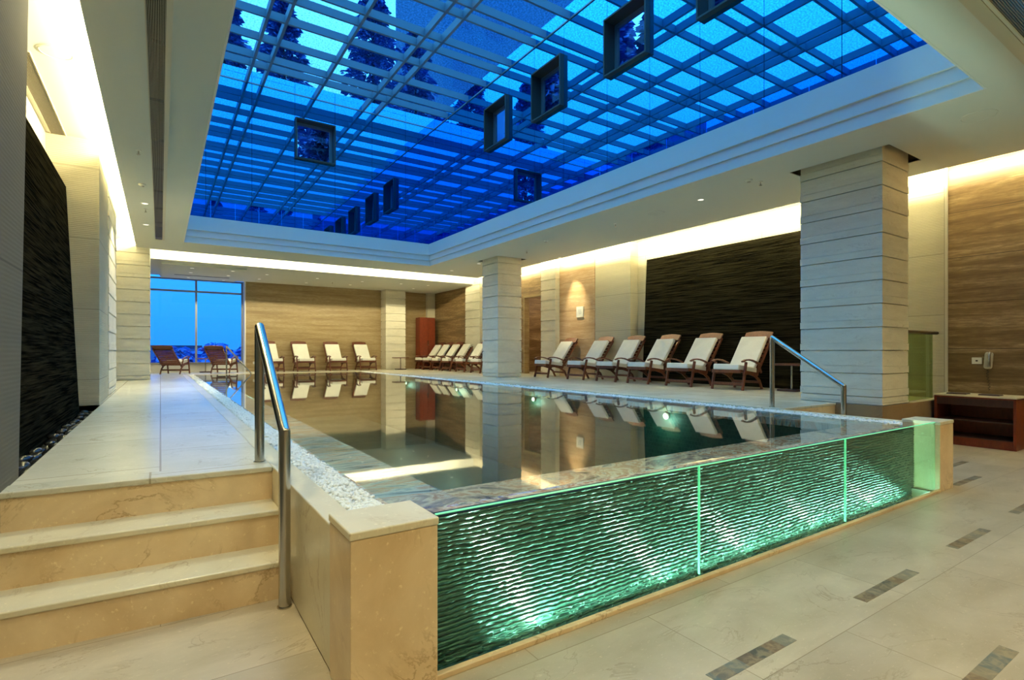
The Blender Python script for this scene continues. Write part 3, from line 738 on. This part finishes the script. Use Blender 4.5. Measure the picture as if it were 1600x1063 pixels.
pl = ['first', 'first', 'second', 'second', 'third', 'third', 'fourth', 'fifth', 'fifth']; ln = ['front', 'back', 'front', 'back', 'front', 'back', 'front', 'front', 'back']
for i, (x, y) in enumerate(rows): downlight((x, y, ZB-0.001), 'small downlight in the far ceiling, %s pair right of the window, %s lamp' % (pl[i], ln[i]), 32)
for (x, y), lab, w_ in (((-0.22,11.06),'downlight in the left soffit beside the long grille, nearer one',130), ((-0.24,12.88),'downlight in the left soffit beside the long grille, farther one',130),
                    ((7.53,5.66),'downlight in the right soffit just left of the big pillar',55), ((7.64,13.27),'downlight in the right soffit behind the slim pillar',45), ((7.59,14.88),'downlight at the far end of the right soffit',45)):
    downlight((x, y, ZS-0.001), lab, w_)
# downlights added out of view to light the foreground and near deck
for i, (x, y) in enumerate([(-0.2,-0.6),(1.5,-0.6),(3.4,-0.4),(5.4,-0.4),(7.6,-0.2),(0.0,1.6),(-0.22,4.6)]):
    downlight((x, y, ZS-0.001), ['recessed downlight above the foreground, leftmost','second recessed downlight above the foreground','third recessed downlight above the foreground','fourth recessed downlight above the foreground','recessed downlight above the open cabinet side of the floor','recessed downlight above the foreground steps','recessed downlight above the near end of the left deck'][i], 88, size=130)
for i, (y, w_) in enumerate([(11.25, 170), (4.9, 0)]):
    if w_: downlight((9.0, y, ZS-0.001), 'recessed spotlight washing the rosy travertine panel', w_, tilt=R(0, -25, 0), size=50, blend=0.9)
def sprinkler(loc, label, proto=[None]):
    if proto[0] is None:
        t = empty('sprinkler', loc)
        MB().lathe([(0.032,0),(0.030,-0.008),(0.012,-0.010)], seg=16).build('escutcheon', WHITEP, t)
        MB().lathe([(0.008,-0.01),(0.008,-0.045),(0.004,-0.05)], seg=10).build('nozzle', STEEL, t)
        MB().lathe([(0.021,-0.052),(0.021,-0.055)], seg=12).build('deflector', STEEL, t); proto[0] = t
    else: t = dup(proto[0], loc)
    tag(t, label, 'sprinkler', 'fire sprinklers')
sprinkler((7.48,4.57,ZS), 'small dark fire sprinkler in the ceiling left of the big pillar')
sprinkler((7.54,7.67,ZS), 'fire sprinkler above the middle of the right lounger row')
sprinkler((7.68,10.93,ZS), 'fire sprinkler just in front of the slim pillar')
sprinkler((-0.23,8.19,ZS), 'fire sprinkler in the left soffit, nearest to the camera')
sprinkler((-0.22,11.5,ZS), 'fire sprinkler in the left soffit, near the far end of the grille')
sprinkler((2.0,19.0,ZB), 'fire sprinkler in the far ceiling near the window')
sprinkler((5.0,18.9,ZB), 'fire sprinkler in the middle of the far ceiling')
def detector(loc, label, proto=[None]):
    if proto[0] is None:
        t = empty('smoke_detector', loc)
        MB().lathe([(0.05,0),(0.05,-0.012),(0.034,-0.028),(0.012,-0.032)], seg=20).build('housing', WHITEP, t, smooth=True)
        MB().lathe([(0.028,-0.028),(0.022,-0.04),(0.01,-0.042)], seg=16).build('sensor', GREYP, t); proto[0] = t
    else: t = dup(proto[0], loc)
    tag(t, label, 'smoke detector', 'smoke detectors')
detector((7.26,4.62,ZS), 'round smoke detector beside the sprinkler left of the big pillar')
detector((7.34,9.69,ZS), 'round smoke detector in the right soffit before the slim pillar')
detector((-0.23,9.82,ZS), 'round smoke detector in the left soffit beside the grille')
def disc(loc, label, r=0.16):
    t = empty('ceiling_speaker', loc)
    MB().lathe([(r,0.0),(r,-0.004),(r-0.012,-0.006),(r-0.014,-0.002)], seg=40).build('rim', PAINT, t, smooth=True)
    MB().lathe([(r-0.014,-0.001),(r-0.014,-0.003)], seg=40).build('cover', PAINT, t)
    tag(t, label, 'ceiling speaker', 'flush round ceiling covers')
disc((7.36,2.0,ZS), 'flush round cover in the ceiling at the upper right, nearest one')
disc((7.57,6.66,ZS), 'flush round cover in the ceiling over the right deck')
disc((-0.79,6.3,ZC), 'flush round cover in the bright slot at the upper left', 0.13)

# ------------------------------------------------------------------ handrails
def handrail(name, label, pts, r, flanges, parts=('post','post','top_rail')):
    a, b, c, d = [Vector(p) for p in pts]      # foot A, top A, bend B, foot B
    t = empty(name, tuple(a)); o = a
    MB().tube([a-o, b-o-Vector((0,0,0.004))], r, 20).build('post', STEEL, t, smooth=True)
    MB().tube([d-o, c-o], r, 20).build('post', STEEL, t, smooth=True)
    m = MB().tube([b-o, c-o], r, 20); m.build('top_rail', STEEL, t, smooth=True)
    for p in flanges:
        MB().lathe([(r*1.25,0),(r*1.25,0.006)], (Vector(p)-o).x, (Vector(p)-o).y, 24).build('floor_flange', STEEL, t).location = (0,0,p[2]-o.z)
    # rounded joints
    for p in (b, c):
        bm = bmesh.new(); bmesh.ops.create_uvsphere(bm, u_segments=20, v_segments=10, radius=r); bmesh.ops.translate(bm, verts=bm.verts, vec=p-o)
        me = bpy.data.meshes.new('joint'); bm.to_mesh(me); bm.free(); me.materials.append(STEEL)
        for q in me.polygons: q.use_smooth = True
        j = bpy.data.objects.new('joint', me); C.objects.link(j); j.parent = t
    tag(t, label, 'handrail', 'steel handrails'); return t
handrail('handrail', 'thick brushed steel handrail beside the foreground steps', [(0.508,3.58,D),(0.508,3.58,1.405),(0.508,2.79,0.862),(0.508,2.79,0)], 0.0275, [(0.508,3.58,D),(0.508,2.79,0)])
handrail('handrail', 'brushed steel handrail in front of the big right pillar', [(6.27,3.68,D),(6.27,3.68,1.43),(6.27,2.86,0.875),(6.27,2.86,0)], 0.0275, [(6.27,3.68,D),(6.27,2.86,0)])
handrail('pool_handrail', 'small steel handrail dipping into the far left corner of the pool', [(1.70,18.52,D),(1.70,18.52,1.43),(2.36,18.40,0.60),(2.36,18.40,0.549)], 0.022, [(1.70,18.52,D)])

# ------------------------------------------------------------------ sun loungers
def cushion(m, L, w, th, seg=8):
    # soft cushion along local y from 0 to L, on z from 0 to th
    m.box(-w/2, w/2, 0, L, 0, th)
def xf(verts, M): return [tuple(M @ Vector(v)) for v in verts]
def make_lounger(name='steamer_lounger', lean=36, back_cushion=True):
    t = empty(name, (0,0,0))
    W2 = 0.305
    # legs: slanting front legs carry the arms, curved rear legs
    for s in (-1, 1):
        m = MB(); m.bar((s*W2, 0.02, 0.0), (s*W2, 0.13, 0.50), 0.032, 0.05); m.build('leg', TEAK, t, bevel=0.004)
    for s in (-1, 1):
        m = MB(); pts = [(0.10,0.30),(0.28,0.30),(0.46,0.25),(0.60,0.15),(0.68,0.0)]
        for a, b in zip(pts[:-1], pts[1:]): m.bar((s*(W2-0.035), a[0], a[1]), (s*(W2-0.035), b[0]+(b[0]-a[0])*0.08, b[1]+(b[1]-a[1])*0.05), 0.026, 0.05)
        m.build('leg', TEAK, t, bevel=0.004)
    m = MB(); m.bar((-W2,0.045,0.11),(W2,0.045,0.11),0.03,0.05); m.build('stretcher', TEAK, t, bevel=0.003)
    m = MB(); m.bar((-W2+0.03,0.60,0.13),(W2-0.03,0.60,0.13),0.03,0.045); m.build('stretcher', TEAK, t, bevel=0.003)
    # seat frame and slats
    m = MB()
    for s in (-1, 1): m.bar((s*(W2-0.04),0.0,0.345),(s*(W2-0.04),0.56,0.275),0.03,0.05)
    m.bar((-W2+0.02,-0.005,0.335),(W2-0.02,-0.005,0.335),0.03,0.06)
    for i in range(6):
        y = 0.07+0.09*i; m.bar((-W2+0.05,y,0.362-y*0.125),(W2-0.05,y,0.362-y*0.125),0.06,0.012)
    m.build('seat_frame', TEAK, t, bevel=0.003)
    # back frame leaning
    ang = math.radians(lean); by_, bz = 0.47, 0.26; Lb = 0.98
    def bp(u, off=0.0): return (by_ + math.sin(ang)*u + math.cos(ang)*off, bz + math.cos(ang)*u - math.sin(ang)*off)
    m = MB()
    for s in (-1, 1):
        a = bp(0, 0.05); b = bp(Lb-0.08, 0.05); m.bar((s*(W2-0.05),a[0],a[1]),(s*(W2-0.05),b[0],b[1]),0.028,0.045)
    for i in range(9):
        a = bp(0.10+0.09*i, 0.04); m.bar((-W2+0.06,a[0],a[1]),(W2-0.06,a[0],a[1]),0.012,0.05)
    m.build('back_frame', TEAK, t, bevel=0.002)
    # arched headboard
    m = MB(); n = 10; top = []; bot = []
    for i in range(n+1):
        x = -W2+0.035 + (2*W2-0.07)*i/n; q = 1-((x/W2)**2)
        top.append((x, Lb-0.01+0.04*q)); bot.append((x, Lb-0.14))
    poly = bot+top[::-1]; k = len(poly); base = len(m.v)
    for off in (0.0, 0.028):
        for x, u in poly: y, z = bp(u, off); m.v.append((x, y, z))
    m.f += [tuple(range(k)), tuple(range(2*k-1, k-1, -1))]+[(i, (i+1) % k, k+(i+1) % k, k+i)[::-1] for i in range(k)]
    h = m.build('headboard', TEAK, t, bevel=0.003)
    # armrests, arched
    for s in (-1, 1):
        m = MB(); pts = [(0.02,0.505),(0.10,0.535),(0.20,0.540),(0.32,0.525),(0.44,0.490),(0.56,0.445)]
        for a, b in zip(pts[:-1], pts[1:]): m.bar((s*W2, a[0], a[1]), (s*W2, b[0]+0.006, b[1]), 0.055, 0.026)
        m.build('armrest', TEAK, t, bevel=0.005)
        m = MB(); m.bar((s*W2,0.52,0.45),(s*W2,0.60,0.30),0.026,0.035); m.build('arm_support', TEAK, t, bevel=0.003)
    # cushions
    m = MB(); M = Matrix.Translation((0,-0.03,0.373)) @ Matrix.Rotation(-0.13, 4, 'X'); m.box(-0.255,0.255,0,0.58,-0.01,0.095,M)
    m.build('seat_cushion', CUSH, t, bevel=0.022, smooth=True, seg=3)
    M = Matrix.Translation((0, by_-0.01, bz+0.075)) @ Matrix.Rotation(-ang, 4, 'X'); m = MB(); m.box(-0.255,0.255,-0.05,0.022,0.05,0.755,M)
    if back_cushion: m.build('back_cushion', CUSH, t, bevel=0.018, smooth=True, seg=3)
    return t
proto = make_lounger()
used = [False]
def place_lounger(x, y, rz, label, group):
    if not used[0]: o = proto; used[0] = True; o.location = (x, y, D); o.rotation_euler = (0,0,rz)
    else: o = dup(proto, (x, y, D), rz)
    tag(o, label, 'lounger', group); return o
G1 = 'loungers in front of the right wall'
for i, (y, lab) in enumerate([(11.42,'white cushioned wooden lounger right of the slim pillar, in the spotlight'),
                       (10.02,'second lounger right of the slim pillar, before the travertine panel'),
                       (8.95,'third lounger right of the slim pillar, half in front of the black wall'),
                       (7.98,'fourth lounger right of the slim pillar, its back against the black wall'),
                       (6.91,'lounger before the black wall, second from the handrail'),
                       (5.83,'nearest and largest white lounger, its corner behind the right handrail top')]):
    place_lounger(8.47, y, R(-91+(i%3-1)*1.5)[0], lab, G1)
G2 = 'loungers along the far travertine wall'
for i, (x, lab) in enumerate([(3.22,'lounger by the far wall half hidden by the near handrail'),(4.25,'second lounger from the left along the far travertine wall'),
                       (5.36,'third lounger from the left along the far travertine wall'),(6.45,'lounger by the far wall next to the pale pillar')]):
    place_lounger(x, 19.36, R([5,4,2,3][i])[0], lab, G2)
G3 = 'loungers in the far right corner'
for i, (y, lab) in enumerate([(19.45,'farthest lounger of the corner row, in front of the red cabinet'),(18.7,'second farthest lounger of the corner row by the red cabinet'),
                       (17.9,'third lounger of the corner row counting from the red cabinet'),(17.05,'fourth lounger of the corner row counting from the red cabinet'),
                       (16.0,'fifth lounger of the corner row, beside the wall pilaster'),(14.95,'lounger partly hidden behind the slim pillar, nearest of the corner row')]):
    place_lounger(8.45, y, R(-90)[0], lab, G3)
proto2 = make_lounger('steamer_lounger', 52, False)
proto2.location = (0.50, 19.85, D); proto2.rotation_euler = (0,0,R(158)[0]); tag(proto2, 'low lounger facing the tall window, on the left', 'lounger', 'loungers facing the window')
tag(dup(proto2, (1.86, 19.85, D), R(156)[0]), 'low lounger facing the tall window, behind the small pool handrail', 'lounger', 'loungers facing the window')

# side tables
def side_table(loc, label, proto=[None]):
    if proto[0] is None:
        t = empty('side_table', loc)
        MB().box(-0.25,0.25,-0.25,0.25,0.445,0.475).build('table_top', TEAK, t, bevel=0.004)
        MB().lathe([(0.018,0.03),(0.018,0.445)], seg=14).build('pole', STEEL, t, smooth=True)
        MB().box(-0.17,0.17,-0.17,0.17,0,0.035).build('base', DARKW, t, bevel=0.008); proto[0] = t
    else: t = dup(proto[0], loc)
    tag(t, label, 'side table', 'small square side tables')
side_table((9.12,5.0,D), 'small square side table between the nearest lounger and the big pillar')
side_table((7.72,19.45,D), 'small side table in front of the pale far pillar')
side_table((1.25,20.35,D), 'small side table between the two loungers by the window')

# ------------------------------------------------------------------ cabinets and wall fittings
t = empty('tall_cabinet', (9.06,20.12,D))
MB().box(-0.34,0.33,-0.2,0.2,0,2.08).build('body', CHERRY, t, bevel=0.004)
for s in (-1,1): 
    p = MB().box(-0.33 if s<0 else 0.005, -0.005 if s<0 else 0.32, -0.24,-0.222,0.06,2.05).build('door', CHERRY, t, bevel=0.003)
    MB().box(-0.03 if s<0 else 0.015, -0.015 if s<0 else 0.03, -0.262,-0.24,0.95,1.15).build('handle', STEEL, p)
tag(t, 'tall red brown cabinet in the far right corner', 'cabinet')

t = empty('towel_cabinet', (9.225,2.49,0)); hx, hy = 0.265, 0.425; H_ = 0.655
m = MB(); m.box(-hx,hx,-hy,-hy+0.03,0,H_); m.box(-hx,hx,hy-0.03,hy,0,H_); m.box(hx-0.015,hx,-hy,hy,0,H_); m.box(-hx,hx,-hy,hy,H_-0.02,H_)
m.build('body', CHERRY, t, bevel=0.002)
MB().box(-hx+0.002,-hx+0.02,-hy+0.03,hy-0.03,0,0.11).build('kick_board', CHERRY, t)
MB().box(-hx+0.002,-hx+0.02,-hy+0.03,hy-0.03,H_-0.115,H_-0.02).build('top_rail', DARKW, t)
MB().box(-hx+0.01,hx-0.02,-hy+0.03,hy-0.03,0.10,0.12).build('shelf', DARKW, t)
MB().box(-hx+0.01,hx-0.02,-hy+0.03,hy-0.03,0.33,0.345).build('shelf', DARKW, t)
p = MB().box(-hx-0.008,hx,-hy-0.008,hy+0.008,H_,H_+0.022).build('counter_top', STEPTOP, t, bevel=0.004); p['label'] = 'pale marble top'
tag(t, 'low open cherry cabinet with pale marble top at the right edge', 'cabinet')
for (y, lab) in ((2.70,'dark folded mat on the marble cabinet top, left one'),(2.36,'dark folded mat on the marble cabinet top, below the hair dryer')):
    m = MB(); m.box(9.05,9.22,y-0.11,y+0.11,0.677,0.686); m.box(9.055,9.215,y-0.105,y+0.105,0.686,0.693)
    tag(m.build('folded_mat', DARKW, bevel=0.003), lab, 'mat', 'dark mats on the cabinet')
t = empty('hair_dryer', (9.5,2.465,1.15))
M = Matrix.Rotation(0.08,4,'X')
m = MB(); m.box(-0.07,0,-0.045,0.045,-0.13,0.10,M); m.build('wall_unit', GREYP, t, bevel=0.03, smooth=True, seg=4)
m = MB(); m.tube([(-0.09,-0.02,-0.10),(-0.095,-0.02,0.06),(-0.07,-0.02,0.095)],0.016); m.build('handset', STEEL, t, smooth=True)
m = MB(); pts = [(-0.05,0.0,-0.12)]
for i in range(60):
    a = i*0.75; z = -0.14-0.0048*i; pts.append((-0.05+0.011*math.cos(a), 0.011*math.sin(a)+0.01*math.sin(i*0.1), z))
m.tube(pts, 0.0028, 6); m.build('coiled_cord', BLACK, t, smooth=True)
tag(t, 'wall mounted grey hair dryer with coiled cord above the cabinet', 'hair dryer')
t = empty('wall_socket', (9.5,2.60,1.13)); MB().box(-0.010,0,-0.055,0.055,-0.045,0.045).build('plate', WHITEP, t, bevel=0.004); MB().box(-0.012,-0.009,-0.012,0.012,-0.01,0.01).build('socket_insert', BLACK, t)
tag(t, 'small white wall socket left of the hair dryer', 'socket')
t = empty('wall_socket', (2.75,20.5,D+0.3)); MB().box(-0.05,0.05,-0.010,0,-0.04,0.04).build('plate', WHITEP, t, bevel=0.003); MB().box(-0.03,-0.012,-0.012,-0.009,-0.012,0.012).build('socket_insert', BLACK, t)
tag(t, 'small white socket low on the travertine right of the window', 'socket')
t = empty('wall_sign', (9.58,11.08,2.35)); MB().box(-0.03,0,-0.14,0.14,-0.145,0.145).build('plate', WHITEP, t, bevel=0.004)
m = MB()
for k in range(4): m.box(-0.032,-0.0295,-0.08+0.01*(k%2),0.08-0.015*k,0.05-0.035*k,0.062-0.035*k)
m.build('lettering', Mat('grey print', 0.6, (0.35,0.4,0.42)).m, t)
tag(t, 'small pale square notice on the lit travertine panel', 'sign')
# glass balustrade right of the pillar
t = empty('glass_balustrade', (8.9,3.06,D)); 
MB().box(-0.52,0.43,-0.006,0.006,0.01,0.93).build('pane', BALGLASS, t)
MB().tube([(-0.55,0,0.955),(0.60,0,0.955)],0.025,16).build('top_rail', Mat('bronzed rail', 0.35, (0.13,0.08,0.04), 0.5).m, t, smooth=True)
tag(t, 'green glass balustrade with bronze rail right of the big pillar', 'balustrade')

# ------------------------------------------------------------------ slate inlays in the floor: things set in the floor surface
inl = [((1.76,2.30,1.27),'slate inlay strip in the floor nearest the left pier, cut by the bottom edge'),((2.94,3.58,1.265),'slate inlay strip in the floor, second along the glass front'),
       ((4.22,4.85,1.28),'slate inlay strip in the floor, third along the glass front'),((5.52,6.10,1.29),'slate inlay strip in the floor near the right edge'),
       ((2.35,2.98,0.71),'slate inlay strip in the floor in the bottom right corner'),((6.22,6.86,1.865),'slate inlay strip in the floor right of the small pier'),
       ((7.1,7.67,2.2),'slate inlay strip in the floor near the open cabinet'),((6.9,7.45,1.29),'slate inlay strip in the floor, beyond the right edge strip')]
for (x0, x1, y), lab in inl:
    m = MB(); m.box(x0, x1, y-0.032, y+0.032, -0.004, 0.0012)
    o = m.build('slate_inlay', INLAY); tag(o, lab, 'floor inlay', 'slate strips set in the floor')

# ------------------------------------------------------------------ black river stones in the left niche
rng = random.Random(11); protos = []
for k in range(6):
    bm = bmesh.new(); bmesh.ops.create_icosphere(bm, subdivisions=3, radius=1)
    for v in bm.verts:
        q = 1+0.10*math.sin(3*v.co.x+k)+0.08*math.cos(2.5*v.co.y+2*k)
        v.co = Vector((v.co.x*1.25*q, v.co.y*0.85*q, v.co.z*0.5*q))
    me = bpy.data.meshes.new('river_stone'); bm.to_mesh(me); bm.free(); me.materials.append(STONE)
    for p in me.polygons: p.use_smooth = True
    protos.append(me)
n = 0
for i in range(70):
    y = 3.95+4.6*((i+rng.uniform(0.1,0.9))/70); x = -0.695-0.085*(i % 2)+rng.uniform(-0.02,0.02) if i%2 else -0.70+rng.uniform(-0.01,0.015)
    s = rng.uniform(0.042,0.060)
    o = bpy.data.objects.new('river_stone', protos[i % 6]); C.objects.link(o)
    lim = -0.85 - 0.0462*0 + 0.02
    o.location = (max(x, lim+0.04) if i % 2 else x, y, 0.44+0.5*s+(0.035 if i % 3 == 0 else 0.01)); o.scale = (s,s,s)
    o.rotation_euler = (rng.uniform(-0.15,0.15), rng.uniform(-0.15,0.15), PI/2+rng.uniform(-0.5,0.5))
    tag(o, 'smooth black river stone at the foot of the left slate wall', 'stone', 'black river stones along the left slate wall')

# ------------------------------------------------------------------ outside: terrace over the lower rooms, trees, town
m = MB(); m.box(-3, 30, 14.85, 24, 4.30, 4.38); m.box(7.1, 30, -4, 14.85, 4.30, 4.38); struct(m.build('roof_terrace', GRASS))
m = MB(); m.box(-150, 150, 30, 260, -6.2, -6.0); struct(m.build('ground', GRASS))
def tree(loc, h, r, label, group, seed, leaves=900, conifer=True, ls=0.22):
    rg = random.Random(seed); t = empty('tree', loc)
    m = MB(); m.tube([(0,0,0),(0.05,0.03,h*0.5),(0,0,h*0.96)], 0.07*h/6, 8, 0.012); m.build('trunk', BARK, t, smooth=True)
    V = []; F = []
    for i in range(leaves):
        u = rg.random(); z = h*(0.12+0.88*u) if conifer else h*(0.35+0.65*u)
        if conifer == 'bush': rr = r*(0.9-0.4*u)
        elif conifer: rr = r*(1-u*u)**0.8*(0.35+0.65*abs(math.sin(u*23)))
        else: rr = r*math.sqrt(max(0.05, 1-(2*u-0.9)**2))
        a = rg.uniform(0, 2*PI); q = rr*math.sqrt(rg.random())
        c = Vector((q*math.cos(a), q*math.sin(a), z - (0.25*q if conifer else 0)))
        d = Vector((math.cos(a), math.sin(a), -0.35+rg.uniform(-0.3,0.3))).normalized(); sd = d.cross(Vector((0,0,1))).normalized()
        L = ls*rg.uniform(0.6,1.5); wv = L*0.13; tw = Vector((rg.uniform(-1,1), rg.uniform(-1,1), rg.uniform(-1,1)))*0.3*L
        b = len(V); V += [tuple(c), tuple(c+d*L*0.5+sd*wv+tw), tuple(c+d*L), tuple(c+d*L*0.5-sd*wv-tw)]; F.append((b, b+1, b+2, b+3))
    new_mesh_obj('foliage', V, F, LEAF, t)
    tag(t, label, 'tree', group); return t
G = 'garden trees above the roof'
spots = [((1.5,17.4),7.6,1.1),((3.35,18.6),8.6,1.3),((3.9,15.9),3.7,0.65),((6.0,17.6),9.4,1.5),((8.3,19.4),9.5,1.5),((8.35,11.3),4.6,1.1),((8.35,9.0),4.6,1.15),((8.35,6.6),4.6,1.15),((8.35,4.2),4.6,1.15)]
labs = ['feathery evergreen seen through the roof glass at its far left','taller feathery evergreen seen through the roof glass left of the middle','slim evergreen filling the framed window in the far blue wall',
        'evergreen seen through the roof glass near its far right corner','bushy evergreen behind the far right corner of the glass roof','dark tree behind the smallest framed window of the right blue wall',
        'dark tree behind the middle framed window of the right blue wall','dark tree behind the large framed window of the right blue wall','dark tree behind the framed window cut off by the top edge']
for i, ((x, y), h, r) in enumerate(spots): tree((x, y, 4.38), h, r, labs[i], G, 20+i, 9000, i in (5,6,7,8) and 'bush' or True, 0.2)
G = 'trees on the horizon outside the window'
for i, (x, y, h, r) in enumerate([(-3.0,66,7.6,2.2),(1.4,58,7.7,2.2),(5.2,68,8.3,2.2),(8.0,60,8.4,2.0),(11.6,54,9.4,2.6),(-9,62,8.2,3.0)]):
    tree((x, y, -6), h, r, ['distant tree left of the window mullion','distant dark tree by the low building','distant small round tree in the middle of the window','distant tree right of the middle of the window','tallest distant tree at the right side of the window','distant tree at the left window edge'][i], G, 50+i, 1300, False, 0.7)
def house(x, y, w_, d_, h, label, seed):
    t = empty('distant_building', (x, y, -6)); MB().box(-w_/2,w_/2,-d_/2,d_/2,0,h).build('wall', FARWALL, t)
    MB().box(-w_/2-0.2,w_/2+0.2,-d_/2-0.2,d_/2+0.2,h,h+0.25).build('roof', GRASS, t)
    for k in range(int(w_//2.2)):
        MB().box(-w_/2+0.8+2.2*k,-w_/2+1.9+2.2*k,-d_/2-0.05,-d_/2,h-2.2,h-1.1).build('window', PANE, t)
    tag(t, label, 'building')
house(-2.5, 86, 14, 6, 7.9, 'distant low flat roofed building seen through the window', 1)
house(14, 90, 9, 6, 7.0, 'distant low building between the trees on the horizon', 2)
t = empty('tower_block', (21,34,-6)); MB().box(-6.3,6.3,-4,4,0,60).build('wall', FARWALL, t)
for k in range(5):
    for q in range(12):
        MB().box(-5.6+2.4*k,-4.3+2.4*k,-4.04,-4.0,8+4*q,9.8+4*q).build('window', PANE, t)
tag(t, 'dark tower block looming behind the upper right of the glass roof', 'building')
